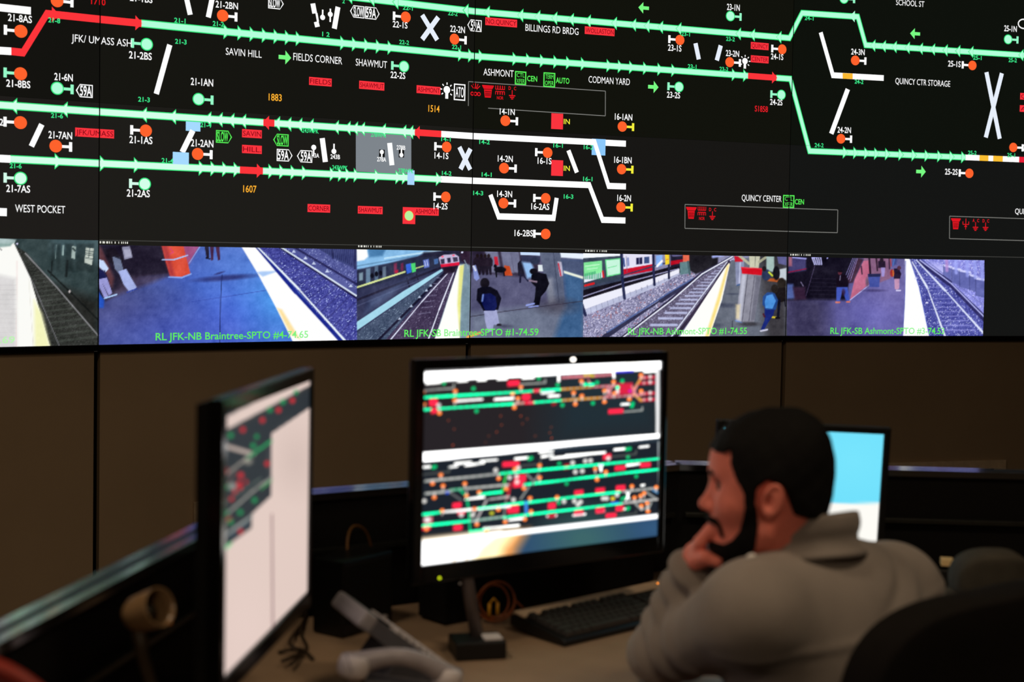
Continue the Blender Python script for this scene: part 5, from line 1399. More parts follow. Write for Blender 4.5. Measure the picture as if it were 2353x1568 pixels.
YM = 3.2
a = at(1652, 1130, YM); b = at(2021, 1138, YM + .03)
hz = at(2028, 993, YM)[2]
hm = .301
cz = hz - hm / 2 - .002
A = np.array([a[0], a[1], cz]); B = np.array([b[0], b[1], cz])
c_ = (A + B) / 2
mon, L, inv, Wm = monitor(draw_right(), A, B, hm, 'smaller black monitor with a light blue and white screen, behind the seated man', (c_[0], c_[1] + .09, Z_DESK), bez=(.014, .016, .016, .02), thick=.05, edge=M_BLACK, step=.006, rollz=math.radians(2.2))
px_, py_ = c_[0], c_[1] + .09
MB().lathe([(0, 0), (.1, 0), (.1, .008), (.08, .018), (0, .02)], 32, Matrix.Translation((px_, py_, Z_DESK))).build('stand_base', M_BLACK, mon, True)
MB().box((px_, py_, Z_DESK + .11), (.06, .028, .19), bevel=.005).build('stand_neck', M_BLACK, mon, True)
MB().box((px_, py_ - .022, cz - .02), (.09, .034, .09), bevel=.004).build('mount_plate', M_BLACK, mon, True)

# ------------------------------------------------------------------ keyboard
k0 = np.array((.007, 2.92)); k1 = np.array((.1165, 2.80))
ka = math.radians(42.3)
kx = np.array((math.cos(ka), math.sin(ka))); ky = np.array((-math.sin(ka), math.cos(ka)))
KW, KD = .462, .163
kc = k0 + kx * KW / 2 - ky * KD / 2
kb = empty('keyboard', (kc[0], kc[1], Z_DESK), ka, 'dark keyboard with a beige strip along its back edge, under the centre monitor', 'keyboard')
prof = [(-KD / 2, 0), (-KD / 2, .011), (-KD / 2 + .008, .016), (KD / 2 - .012, .037), (KD / 2, .033), (KD / 2, .012), (0, .003)]
vs = [(x, y, z) for x in (-KW / 2, KW / 2) for y, z in prof]
n = len(prof)
o = MB().add(vs, [tuple(range(n)), tuple(range(2 * n - 1, n - 1, -1))] + [(i, n + i, n + (i + 1) % n, (i + 1) % n) for i in range(n)]).build('body', M_BLACK, kb)
bv = o.modifiers.new('edge', 'BEVEL'); bv.width = .003; bv.segments = 2; bv.limit_method = 'ANGLE'
tl = math.atan2(.021, KD - .02)
def ktop(y): return .016 + (y + KD / 2 - .008) * math.tan(tl)
RT = Matrix.Rotation(tl, 3, 'X')
yb = KD / 2 - .024
MB().box((0, yb + .002, ktop(yb) + .0020), (KW - .008, .030, .005), RT, bevel=.0012).build('top_strip', mat('beige_strip', (226, 200, 170), .5), kb)
def keymesh(w):
    m_ = MB()
    a, b_, h = w / 2 - .0008, .0087, .009
    m_.add([(-a, -b_, 0), (a, -b_, 0), (a, b_, 0), (-a, b_, 0), (-a + .002, -b_ + .002, h), (a - .002, -b_ + .002, h), (a - .002, b_ - .0015, h), (-a + .002, b_ - .0015, h)],
           [(0, 3, 2, 1), (4, 5, 6, 7)] + [(i, (i + 1) % 4, 4 + (i + 1) % 4, 4 + i) for i in range(4)])
    me = m_.mesh('key'); me.materials.append(mat('key_plastic', (56, 54, 54), .4, var=.15))
    return me
KM = {}
def key(x, y, w):
    w = round(w, 4)
    if w not in KM: KM[w] = keymesh(w)
    o = bpy.data.objects.new('key', KM[w]); link(o, kb)
    o.location = (x, y, ktop(y) + .0015); o.rotation_euler = (tl, 0, 0)
P_ = .019
x0 = -KW / 2 + .012
rows = [(-.066, [1.25, 1.25, 1.25, 6.25, 1.25, 1.25, 1.25, 1.25]), (-.047, [2.25] + [1] * 10 + [2.75]), (-.028, [1.75] + [1] * 11 + [2.25]), (-.009, [1.5] + [1] * 12 + [1.5]), (.010, [1] * 13 + [2])]
nk = 0
for y, ws in rows:
    x = x0
    for w_ in ws:
        key(x + w_ * P_ / 2, y, w_ * P_); x += w_ * P_; nk += 1
for g_, xs in enumerate(((0,), (2, 3, 4, 5), (6.5, 7.5, 8.5, 9.5), (11, 12, 13, 14))):
    for q in xs: key(x0 + (q + .5) * P_, .034, P_); nk += 1
for i in range(3):
    for y in (.010, -.009): key(x0 + (15.4 + i + .5) * P_, y, P_); nk += 1
    key(x0 + (15.4 + i + .5) * P_, -.066, P_); nk += 1
key(x0 + (16.4 + .5) * P_, -.047, P_)
for i in range(4):
    for y in (.010, -.009, -.028): key(x0 + (18.8 + i + .5) * P_, y, P_); nk += 1
MB().sphere((KW / 2 - .03, yb + .002, ktop(yb) + .004), .002, 8).build('indicator_light', mat('amber_led', (255, 150, 40), emit=((255, 140, 30), 4.0)), kb)

# ------------------------------------------------------------------ speaker box, cable coil
n0, nr, nl = np.array((-.33, 2.83)), np.array((.089, .130)), np.array((-.065, .046))
sc_ = n0 + nr / 2 + nl / 2
sa = math.atan2(nr[1], nr[0])
sp = empty('speaker', (sc_[0], sc_[1], Z_DESK), sa, 'black box speaker standing between the left and centre monitors', 'speaker')
MB().box((0, 0, .079), (.158, .08, .154), bevel=.004).build('cabinet', mat('speaker_black', (11, 12, 12), .35), sp)
MB().box((0, -.041, .086), (.14, .004, .12), bevel=.0015).build('grille', mat('speaker_cloth', (10, 10, 10), .95, bump=.5, bscale=900), sp)
MB().lathe([(0, 0), (.008, 0), (.0075, .008), (0, .009)], 18, Matrix.Translation((.05, -.04, .018)) @ Matrix.Rotation(PI / 2, 4, 'X')).build('volume_knob', M_GREYPL, sp)
pts = [Vector((.03, .04, .1)), Vector((.05, .06, .17)), Vector((.09, .075, .19)), Vector((.14, .08, .16)), Vector((.17, .08, .06)), Vector((.2, .09, .004))]
MB().tube(smooth(pts), .003, 8).build('cable', mat('brown_cable', (110, 74, 30), .5), sp)

e0, e1 = np.array((-.125, 2.935)), np.array((.355, 3.37))
ed = (e1 - e0) / np.linalg.norm(e1 - e0); ea = math.atan2(ed[1], ed[0]); em = (e0 + e1) / 2 + np.array((-ed[1], ed[0])) * .05
eq = empty('equipment_box', (em[0], em[1], Z_DESK), ea, 'long low black equipment box behind the keyboard, under the centre monitor', 'equipment box')
LB = np.linalg.norm(e1 - e0)
MB().box((0, 0, .066), (LB, .09, .122), bevel=.004).build('case', M_MATTE, eq)
MB().box((0, -.046, .115), (LB - .02, .003, .004)).build('front_strip', mat('dark_anodised', (58, 60, 58), .4, metal=.8), eq)
for k in (-1, 1): MB().box((k * (LB / 2 - .04), 0, .003), (.03, .06, .006)).build('foot', M_BLACK, eq)
q = at(1140, 1388, 2.97)
cc_ = empty('cable_coil', (q[0], q[1], Z_DESK), .3, 'orange coiled cable with yellow plugs behind the monitor pole', 'cable')
coil = MB()
for j, (r_, dx, dz, tlt) in enumerate(((.042, 0, .0, .1), (.038, .003, .003, -.15), (.036, -.003, -.004, .25))):
    pts = []
    for k in range(40):
        a_ = 2 * PI * k / 40
        pts.append(Vector((dx + r_ * math.cos(a_), .006 * j + math.sin(a_ * 2) * .004 + tlt * .02, .0475 + dz + r_ * math.sin(a_))))
    coil.tube(pts, .0024, 8, closed=True)
coil.tube([Vector((.04, 0, .05)), Vector((.08, .02, .012)), Vector((.15, .05, .003)), Vector((.22, .1, .003))], .0024, 8)
coil.build('loops', mat('orange_cable', (150, 78, 34), .45), cc_)
for (dx, dz) in ((-.018, .035), (0, .036)):
    MB().tube([Vector((dx, -.012, dz - .014)), Vector((dx, -.012, dz + .012))], .0034, 10).build('plug', mat('yellow_plug', (232, 170, 40), .35), cc_)
MB().tube([Vector((-.018, -.012, .047)), Vector((-.009, -.012, .058)), Vector((0, -.012, .048))] , .0022, 8).build('plug_lead', mat('yellow_plug', (232, 170, 40), .35), cc_)

# cables lying under the left monitor
cb = MB()
for pts in (((690, 1440), (665, 1478), (690, 1500), (648, 1520)), ((706, 1410), (690, 1452), (705, 1490), (668, 1528)), ((640, 1500), (690, 1492), (720, 1516))):
    cb.tube(smooth([Vector(at_z(x, y, Z_DESK + .004 + .01 * (i % 2))) for i, (x, y) in enumerate(pts)]), .0035, 8)
tag(cb.build('loose_cables', mat('dark_cable', (46, 34, 20), .5)), 'dark tangled cables on the desk beneath the left monitor', 'cable')

# ------------------------------------------------------------------ desk phone
pa = math.atan2(.41, .91)
ph0 = at(850, 1412, 2.46)
dh = np.array((math.cos(pa), math.sin(pa))); dw = np.array((-math.sin(pa), math.cos(pa)))
H_ = ph0[2] - Z_DESK
tilt = math.radians(37.5)
phn = empty('desk_phone', (ph0[0], ph0[1], Z_DESK), pa, 'grey desk phone with tilted key panel and handset, in the foreground', 'phone')
SL = .215
ex, ez = SL * math.cos(tilt), H_ - SL * math.sin(tilt)
th = .024
nx, nz = math.sin(tilt), math.cos(tilt)
side = [(0, H_), (ex, ez), (ex + .01, max(ez - .02, .0)), (ex - .02, 0), (.03, 0), (.03, .03), (.055, H_ - th * 1.6 - .045), (-nx * th, H_ - nz * th)]
def prism_y(side, y0, y1):
    n = len(side)
    vs = [(x, y, z) for y in (y0, y1) for x, z in side]
    return MB().add(vs, [tuple(range(n)), tuple(range(2 * n - 1, n - 1, -1))] + [(i, n + i, n + (i + 1) % n, (i + 1) % n) for i in range(n)])
prism_y(side, 0, .16).build('body', mat('phone_grey', (92, 91, 96), .4), phn)
# cradle, lower, on the near side
side2 = [(-.03, H_ - .095), (ex - .03, .012), (ex - .03, 0), (-.02, 0)]
prism_y(side2, -.075, -.001).build('cradle', mat('phone_grey', (92, 91, 96), .4), phn)
RP = Matrix.Rotation(tilt, 3, 'Y')
MB().box((nx * .002 + .035 * math.cos(tilt), .085, H_ - .035 * math.sin(tilt) + nz * .002), (.045, .12, .005), RP, bevel=.001).build('display', M_GLOSS, phn)
kmesh = MB().box((0, 0, 0), (.011, .0125, .011), bevel=.002).mesh('phone_key'); kmesh.materials.append(M_LTGREY)
for i in range(9):
    for j in range(6):
        s_ = .068 + i * .0158
        o = bpy.data.objects.new('phone_key', kmesh); link(o, phn)
        o.location = (s_ * math.cos(tilt) + nx * .003, .012 + j * .0265, H_ - s_ * math.sin(tilt) + nz * .003); o.rotation_euler = (0, tilt, 0)
MB().box((.004 * math.cos(tilt) - .006, .08, H_ - .014), (.03, .164, .032), RP, bevel=.008).build('top_edge', M_GREYPL, phn)
htilt = math.radians(13); hnx, hnz = math.sin(htilt), math.cos(htilt)
hs = MB()
pts = []; rad = []
for k in range(15):
    t = k / 14
    s_ = -.062 + t * .2
    arch = .030 * math.sin(PI * t)
    pts.append(Vector((s_ * math.cos(htilt) + hnx * (.014 + arch), -.05, H_ - .102 - s_ * math.sin(htilt) + hnz * (.014 + arch))))
    rad.append(.0155 + .0105 * (abs(2 * t - 1) ** 3))
hs.tube(pts, rad, 18)
hst = hs.build('handset', mat('handset_grey', (160, 155, 160), .38), phn)
for t, nm in ((0.06, 'earpiece'), (0.94, 'mouthpiece')):
    s_ = -.062 + t * .2
    c0 = Vector((s_ * math.cos(htilt) + hnx * .012, -.05, H_ - .102 - s_ * math.sin(htilt) + hnz * .012))
    Mx = Matrix.Translation(c0) @ Matrix.Rotation(htilt, 4, 'Y')
    o = MB().lathe([(0, -.012), (.022, -.012), (.027, -.005), (.028, .010), (.0255, .020), (.020, .0245), (0, .026)], 24, Mx).build(nm, M_LTGREY, hst)
cd = []
for k in range(220):
    t = k / 219
    c0 = Vector((-.045 + .02 * t, -.06 - .012 * math.sin(PI * t), (H_ - .105) * (1 - t) + .01))
    a_ = t * 24 * 2 * PI
    cd.append(c0 + Vector((math.cos(a_) * .005, math.sin(a_) * .005, 0)))
MB().tube(cd, .0016, 6).build('coiled_cord', mat('cord_tan', (120, 104, 92), .5), phn)

# ------------------------------------------------------------------ small desk lamp at the left
Rc = Vector(at(367, 1396, 2.02))
ax = Vector((.80, -.48, .36)).normalized()
lb = Vector((-.505, 2.05, Z_DESK))
lp = empty('desk_lamp', lb, 0, 'small cream desk lamp with an open drum head beside the left partition', 'lamp')
q_ = ax.to_track_quat('Z', 'Y').to_matrix().to_4x4()
MX = Matrix.Translation(Rc) @ q_
Mrim = mat('cream_enamel', (150, 120, 86), .3, spec=.5)
MB().lathe([(.0, -.064), (.012, -.063), (.021, -.057), (.0265, -.045), (.0285, -.02), (.0292, 0), (.0292, .0015), (.0262, .0015), (.0255, -.02), (.0235, -.043), (.015, -.053), (0, -.055)], 40, MX).build('shade', Mrim, lp, True)
MB().lathe([(.0, -.05), (.011, -.048), (.013, -.03), (.011, -.018), (0, -.013)], 24, MX).build('bulb', mat('unlit_bulb', (60, 58, 50), .3), lp, True)
MB().sphere(MX @ Vector((.0285 * math.cos(-1.2), .0285 * math.sin(-1.2), .002)), .002, 8).build('indicator_light', mat('amber_glass', (200, 120, 30)), lp, True)
neck = MX @ Vector((0, 0, -.045))
MB().tube([lb + Vector((0, 0, .02)), lb + Vector((.002, 0, .1)), neck + Vector((.006, 0, -.06)), neck + Vector((0, 0, -.012))], [.009, .008, .009, .014], 14).build('stem', mat('stem_brown', (62, 50, 36), .5), lp, True)
MB().lathe([(0, 0), (.045, 0), (.044, .012), (.03, .02), (.01, .026), (0, .026)], 32, Matrix.Translation(lb)).build('base', mat('stem_brown', (62, 50, 36), .5), lp, True)

# ------------------------------------------------------------------ on the wall behind
def wall_frame(px0, py0, px1, py1):
    a_, b_ = uv(px0, py0), uv(px1, py1)
    return a_, b_
(ua, va), (ub, vb) = uv(2036, 1066), uv(2311, 1057)
ci = 3
vn = empty('wall_vent', wall_col(ci, (ua + ub) / 2 - ci * PW, vb - .17), YAWS[ci], 'long pale slotted vent low on the wall at right', 'vent')
fr = MB()
s0, s1 = ua - ci * PW, ub - ci * PW
wall_box(fr, ci, s0, s1, vb - .17, vb, -.012, .004)
fr.build('frame', mat('vent_beige', (222, 198, 168), .6), vn, True)
ns = 6
for g_ in range(ns):
    a_ = s0 + .05 + (s1 - s0 - .1) * g_ / ns
    b_ = a_ + (s1 - s0 - .1) / ns - .018
    sl = MB()
    for k in range(4):
        wall_box(sl, ci, a_, b_, vb - .042 - k * .026 - .012, vb - .042 - k * .026, .0035, .0055)
    sl.build('slots', M_GAP, vn, True)
ua, va = uv(445, 1216); ub, vb = uv(500, 1151)
op = empty('outlet_plate', wall_col(1, (ua + ub) / 2 - PW, va), YAWS[1], 'pale outlet plate on the brown wall, half hidden by the left monitor', 'outlet')
pl = MB(); wall_box(pl, 1, ua - PW, ub - PW, va, vb, -.012, .003); pl.build('plate', mat('vent_beige', (222, 198, 168), .6), op, True)
for dv in (.3, .7):
    so = MB(); vm = va + (vb - va) * dv; um = (ua + ub) / 2 - PW
    wall_box(so, 1, um - .016, um + .016, vm - .014, vm + .014, .0025, .005); so.build('socket', mat('socket_brown', (96, 80, 62), .5), op, True)

q = at(2175, 1290, 3.18)
ch = empty('card_holder', (q[0], q[1], Z_DESK), -.2, 'small cream block on a black stand, on the desk right of the man', 'card holder')
MB().box((0, 0, .045), (.045, .04, .09), bevel=.004).build('stand', M_BLACK, ch)
MB().box((0, -.006, (q[2] - Z_DESK)), (.027, .03, .016), bevel=.002).build('block', mat('cream', (236, 206, 150), .6), ch)

# ------------------------------------------------------------------ organic shapes: a distance field turned into one smooth skin
def smin(a, b, k):
    h = np.clip(.5 + .5 * (b - a) / k, 0, 1)
    return b + (a - b) * h - k * h * (1 - h)


def smax(a, b, k): return -smin(-a, -b, k)


def s_cap(P, a, b, ra, rb=None):
    rb = ra if rb is None else rb
    a, b = np.asarray(a, float), np.asarray(b, float)
    ab = b - a
    t = np.clip(((P - a) @ ab) / (ab @ ab + 1e-12), 0, 1)
    return np.linalg.norm(P - a - t[:, None] * ab, axis=1) - (ra + (rb - ra) * t)


def s_ell(P, c, r, R=None):
    q = P - np.asarray(c, float)
    if R is not None: q = q @ R
    r = np.asarray(r, float)
    k0 = np.linalg.norm(q / r, axis=1); k1 = np.linalg.norm(q / r ** 2, axis=1) + 1e-9
    return k0 * (k0 - 1) / k1


def s_poly2(x, y, pts):
    d = np.full(x.shape, 1e9); ins = np.zeros(x.shape, bool)
    n = len(pts)
    for i in range(n):
        (ax, ay), (bx, by) = pts[i], pts[(i + 1) % n]
        ex, ey = bx - ax, by - ay
        t = np.clip(((x - ax) * ex + (y - ay) * ey) / (ex * ex + ey * ey + 1e-12), 0, 1)
        d = np.minimum(d, (x - ax - ex * t) ** 2 + (y - ay - ey * t) ** 2)
        ins ^= ((ay > y) != (by > y)) & (x < ex * (y - ay) / ((by - ay) if by != ay else 1e-12) + ax)
    d = np.sqrt(d)
    return np.where(ins, -d, d)


def skin(f, lo, hi, h, name, mt, parent=None, cf=6):
    """mesh of f = 0 (surface nets on a narrow band)"""
    lo, hi = np.asarray(lo, float), np.asarray(hi, float)
    nb = np.ceil((hi - lo) / (h * cf)).astype(int)
    n = nb * cf + 1
    ci = [lo[k] + (np.arange(nb[k]) + .5) * h * cf for k in range(3)]
    G = np.stack(np.meshgrid(*ci, indexing='ij'), -1).reshape(-1, 3)
    dc = f(G).reshape(nb)
    near = np.abs(dc) < h * cf * 1.9
    D = np.repeat(np.repeat(np.repeat(np.where(dc < 0, -1., 1.), cf, 0), cf, 1), cf, 2)
    D = np.pad(D, ((0, 1),) * 3, mode='edge')
    mk = np.repeat(np.repeat(np.repeat(near, cf, 0), cf, 1), cf, 2)
    mk = np.pad(mk, ((0, 1),) * 3, mode='edge')
    for ax in range(3): mk = mk | np.roll(mk, 1, ax)
    I = np.argwhere(mk)
    D[mk] = f(lo + I * h)
    s = D < 0
    cnt = np.zeros(np.array(D.shape) - 1, int)
    cs = [(a, b, c) for a in (0, 1) for b in (0, 1) for c in (0, 1)]
    sl = lambda A, o: A[o[0]:A.shape[0] - 1 + o[0], o[1]:A.shape[1] - 1 + o[1], o[2]:A.shape[2] - 1 + o[2]]
    for o in cs: cnt += sl(s, o)
    act = (cnt > 0) & (cnt < 8)
    idx = -np.ones(cnt.shape, int); C = np.argwhere(act); idx[act] = np.arange(len(C))
    pos = np.zeros((len(C), 3)); num = np.zeros(len(C))
    for a in range(8):
        for b in range(a + 1, 8):
            oa, ob = np.array(cs[a]), np.array(cs[b])
            if np.abs(oa - ob).sum() != 1: continue
            da = D[tuple((C + oa).T)]; db = D[tuple((C + ob).T)]
            x = (da < 0) != (db < 0)
            t = da / np.where(x, da - db, 1)
            pos[x] += (oa + (ob - oa) * t[:, None])[x]; num[x] += 1
    V = lo + (C + pos / num[:, None]) * h
    F = []
    for ax in range(3):
        b, c = (ax + 1) % 3, (ax + 2) % 3
        e = np.zeros(3, int); e[ax] = 1
        sA = s; sB = np.roll(s, -1, ax)
        x = sA != sB
        ixs = [slice(1, -1)] * 3; ixs[ax] = slice(0, -1)
        m_ = np.zeros_like(x); m_[tuple(ixs)] = x[tuple(ixs)]
        Q = np.argwhere(m_)
        eb = np.zeros(3, int); eb[b] = 1; ec = np.zeros(3, int); ec[c] = 1
        q = np.stack([idx[tuple((Q - eb - ec).T)], idx[tuple((Q - ec).T)], idx[tuple(Q.T)], idx[tuple((Q - eb).T)]], -1)
        fl = s[tuple(Q.T)]
        q[~fl] = q[~fl][:, ::-1]
        F.append(q)
    F = np.concatenate(F)
    F = F[(F >= 0).all(1)]
    me = bpy.data.meshes.new(name)
    me.from_pydata(V.tolist(), [], F.tolist())
    me.polygons.foreach_set('use_smooth', [True] * len(F))
    me.materials.append(mt)
    o = bpy.data.objects.new(name, me)
    link(o, parent)
    if parent is not None: o.matrix_parent_inverse = parent_matrix(parent).inverted()
    return o


def waves(P, f, seed, n=5):
    r = np.random.default_rng(seed)
    out = np.zeros(len(P))
    for k in range(n):
        d = r.normal(0, 1, 3); d /= np.linalg.norm(d)
        out += np.sin(P @ d * f * r.uniform(.7, 1.5) + r.uniform(0, 6.28))
    return out / n


# ------------------------------------------------------------------ the seated man
HC = at(1785, 1150, 2.376)
fy = math.radians(9)
HF = np.array([-math.cos(fy), math.sin(fy), 0]); HL = np.array([-math.sin(fy), -math.cos(fy), 0]); HU = np.array([0, 0, 1.])
HR = np.stack([HF, HL, HU], 1)
def head_local(P): return (P - HC) @ HR
def hw(f, l, u): return HC + HF * f + HL * l + HU * u
BR = np.array([.81, .587, 0]); BR /= np.linalg.norm(BR); BF = np.array([-BR[1], BR[0], 0])
LS, RS = at(1716, 1412, 2.27), at(2056, 1364, 2.56)
MS = (LS + RS) / 2
HIP = MS - BF * .06; HIP[2] = .575
ELB_L = at(1518, 1505, 2.56); WR_L = at(1594, 1312, 2.435)
ELB_L[2] = max(ELB_L[2], Z_DESK + .062)
ELB_R = RS + BF * .16 + BR * .02; ELB_R[2] = .74 + .03
WR_R = np.array((.47, 2.92, Z_DESK + .05))
NECK = at(1838, 1235, 2.41)
BODY_R = np.stack([BR, BF, HU], 1)
person = empty('person', (HIP[0], HIP[1], 0), 0, 'seated man in a grey-brown jacket facing left, left hand raised to his chin', 'person')
RXh = lambda a: np.array([[math.cos(a), 0, math.sin(a)], [0, 1, 0], [-math.sin(a), 0, math.cos(a)]])


def f_head(Q):
    """head without ears, local frame: forward, left, up"""
    L = np.abs(Q[:, 1])
    S = np.stack([Q[:, 0], L, Q[:, 2]], -1)
    d = s_ell(Q, (.012, 0, .055), (.093, .072, .086))
    d = smin(d, s_ell(Q, (.052, 0, .020), (.055, .062, .075)), .03)
    d = smin(d, s_ell(Q, (.050, 0, -.040), (.052, .054, .058)), .025)
    d = smin(d, s_cap(S, (.022, .052, -.048), (.078, .018, -.084), .015, .014), .022)
    d = smin(d, s_ell(Q, (.083, 0, -.083), (.019, .020, .017)), .02)
    d = smin(d, s_ell(S, (.072, .040, -.006), (.026, .024, .024)), .022)
    d = smin(d, s_cap(S, (.099, .0, .046), (.090, .036, .047), .011), .014)
    d = smin(d, s_ell(Q, (.080, 0, .07), (.030, .048, .035)), .02)
    d = smax(d, -s_ell(S, (.112, .034, .026), (.020, .019, .0145)), .012)
    d = smin(d, s_ell(S, (.084, .032, .0255), (.0135, .0145, .0125)), .006)           # closed lid over the eyeball
    d = smin(d, s_cap(Q, (.101, 0, .026), (.117, 0, -.008), .0075, .0105), .010)
    d = smin(d, s_ell(Q, (.119, 0, -.012), (.0115, .0115, .010)), .006)
    d = smin(d, s_ell(S, (.108, .0125, -.016), (.011, .0075, .0085)), .006)
    d = smax(d, -s_ell(S, (.113, .007, -.0235), (.005, .0035, .004)), .003)
    d = smin(d, s_ell(Q, (.092, 0, -.040), (.021, .026, .018)), .012)
    d = smin(d, s_ell(Q, (.103, 0, -.0405), (.0115, .021, .0062)), .005)
    d = smin(d, s_ell(Q, (.101, 0, -.0545), (.0115, .019, .0070)), .005)
    d = smax(d, -s_ell(Q, (.113, 0, -.0472), (.010, .021, .0016)), .003)
    return d


def f_ears(Q):
    S = np.stack([Q[:, 0], np.abs(Q[:, 1]), Q[:, 2]], -1)
    R = RXh(-.22)
    E0 = s_ell(S, (.009, .079, .012), (.0160, .0085, .0270), R)
    E0 = smin(E0, s_ell(S, (.014, .077, -.010), (.009, .007, .010)), .008)
    rim = np.abs(s_ell(S, (.009, .083, .014), (.0142, .02, .0247), R)) - .0035
    rim = smax(rim, np.abs(S[:, 1] - .0845) - .004, .004)
    E0 = smin(E0, rim, .004)
    E0 = smax(E0, -s_ell(S, (.016, .089, .010), (.0072, .009, .012), R), .004)
    return E0


def hand_parts(P):
    """left hand, loosely closed, resting against the chin"""
    w = WR_L
    k0 = hw(.128, .008, -.078)             # knuckle of the index finger, on the side towards the camera
    across = -HL * .0195 - HU * .0015
    palm = s_cap(P, w, w * .5 + k0 * .5 + across * 1.3, .026, .024)
    for k in range(4):
        kn = k0 + across * k - HF * .003 * abs(k - 1)
        palm = smin(palm, s_cap(P, w * .5 + k0 * .5 + across * (k * .8 + .2), kn, .0125, .0105), .007)
    hand = palm
    for k, ln in enumerate((.040, .044, .041, .033)):
        kn = k0 + across * k - HF * .003 * abs(k - 1)
        a = kn + (-HF * .50 + HU * .70) * ln * .75
        b = a + (-HF * .62 - HU * .55) * ln * .60
        c = b + (HF * .30 - HU * .90) * ln * .45
        fin = smin(s_cap(P, kn, a, .0098, .0090), s_cap(P, a, b, .0090, .0082), .003)
        fin = smin(fin, s_cap(P, b, c, .0082, .0072), .003)
        hand = smin(hand, fin, .0025)
    t0 = w * .6 + k0 * .4 + HL * .012
    t1 = hw(.116, .024, -.098); t2 = hw(.096, .028, -.104)
    th = smin(s_cap(P, t0, t1, .0150, .0112), s_cap(P, t1, t2, .0112, .0088), .004)
    return smin(hand, th, .005)


def f_trunk(P, grow=0.0):
    q = (P - MS) @ BODY_R           # right, forward, up
    d = s_ell(q, (0, -.005, -.16), (.168 + grow, .115 + grow, .25 + grow))
    d = smin(d, s_cap(P, LS + (MS - LS) * .10, RS + (MS - RS) * .10, .072 + grow), .06)
    d = smin(d, s_cap(P, NECK + np.array((0, 0, -.062)), LS + (MS - LS) * .2 + np.array((0, 0, .004)), .050 + grow, .058 + grow), .05)
    d = smin(d, s_cap(P, NECK + np.array((0, 0, -.062)), RS + (MS - RS) * .2 + np.array((0, 0, .012)), .050 + grow, .058 + grow), .05)
    d = smin(d, s_ell(q, (0, -.045, -.07), (.15 + grow, .085 + grow, .13 + grow)), .06)
    hp = HIP - MS
    d = smin(d, s_cap(P, HIP + np.array((0, 0, .06)), MS + np.array((0, 0, -.2)), .145 + grow, .14 + grow), .07)
    return d


def f_body(P):
    Q = head_local(P)
    d = f_head(Q)
    d = smin(d, f_ears(Q), .005)
    neck = s_cap(P, hw(-.022, 0, -.015), NECK + np.array((0, 0, -.04)), .056, .062)
    neck = smin(neck, s_cap(P, hw(.02, 0, -.06), NECK + BF * .03 + np.array((0, 0, -.05)), .042, .05), .03)
    d = smin(d, neck, .022)
    d = smin(d, f_trunk(P, -.012), .03)
    for S_, E_, W_ in ((LS, ELB_L, WR_L), (RS, ELB_R, WR_R)):
        d = smin(d, s_cap(P, S_, E_, .052, .040), .03)
        d = smin(d, s_cap(P, E_, W_, .040, .026), .012)
    d = smin(d, hand_parts(P), .003)
    # right hand lying on the desk
    for k in range(4):
        a = WR_R + np.array((-.055, .045, -.02)) + np.array((.012, .014, 0)) * (k - 1.5)
        d = smin(d, s_cap(P, WR_R, a, .024, .013), .012); d = smin(d, s_cap(P, a, a + np.array((-.04, .04, -.012)), .0095, .0078), .004)
    d = smin(d, s_cap(P, WR_R + np.array((-.02, 0, -.012)), WR_R + np.array((-.065, -.005, -.027)), .013, .009), .006)
    for sgn in (-1, 1):
        hip = HIP + BR * .095 * sgn; knee = hip + BF * .43 + BR * .03 * sgn; knee[2] = .555
        ank = knee + BF * .03; ank[2] = .09; toe = ank + BF * .15; toe[2] = .045
        d = smin(d, s_cap(P, hip, knee, .085, .062), .05); d = smin(d, s_cap(P, knee, ank, .058, .042), .02); d = smin(d, s_cap(P, ank + np.array((0, 0, -.03)), toe, .045, .04), .02)
    return d


def f_jacket(P):
    d = f_trunk(P, .012)
    # arms in loose sleeves
    up_l = s_cap(P, LS, ELB_L, .070, .055)
    fo_l = s_cap(P, ELB_L, WR_L * .96 + ELB_L * .04, .054, .040)
    a = (ELB_L - LS); L1 = np.linalg.norm(a); a = a / L1
    t = (P - LS) @ a
    up_l = up_l + .0075 * np.sin(t * 95 + 6 * (P[:, 2] - .85)) * np.clip((t - .12) / .12, 0, 1)
    b = (WR_L - ELB_L); L2 = np.linalg.norm(b); b = b / L2
    tb = (P - ELB_L) @ b
    fo_l = fo_l + .0075 * np.sin(tb * 120 + 9 * P[:, 0]) * np.clip(tb / .05, 0, 1)
    d = smin(d, up_l, .045)
    d = smin(d, fo_l, .018)
    d = smin(d, s_cap(P, RS, ELB_R, .076, .06), .045)
    d = smin(d, s_cap(P, ELB_R, WR_R * .92 + ELB_R * .08, .056, .042), .02)
    # open at the neck and end at the waist
    q = (P - MS) @ BODY_R
    d = d + .0035 * waves(P, 22, 3, 6)
    # folds running from the collar towards the right shoulder, and the yoke seam
    fold = q[:, 0] * .55 - q[:, 2] * 1.0
    d = d - .006 * np.exp(-((fold - .03) / .022) ** 2) * np.clip(1 - np.abs(q[:, 0] - .09) / .12, 0, 1) * (q[:, 1] < .02)
    d = d + .007 * np.exp(-((fold + .012) / .012) ** 2) * np.clip(1 - np.abs(q[:, 0] - .07) / .11, 0, 1) * (q[:, 1] < .02)
    seam = q[:, 2] + .018 - .12 * (q[:, 0])
    d = d - .0025 * np.exp(-(seam / .007) ** 2) * (q[:, 1] < 0) + .0006 * np.exp(-((seam + .014) / .007) ** 2) * (q[:, 1] < 0)
    d = smax(d, (HIP[2] + .03) - P[:, 2], .01)
    return d


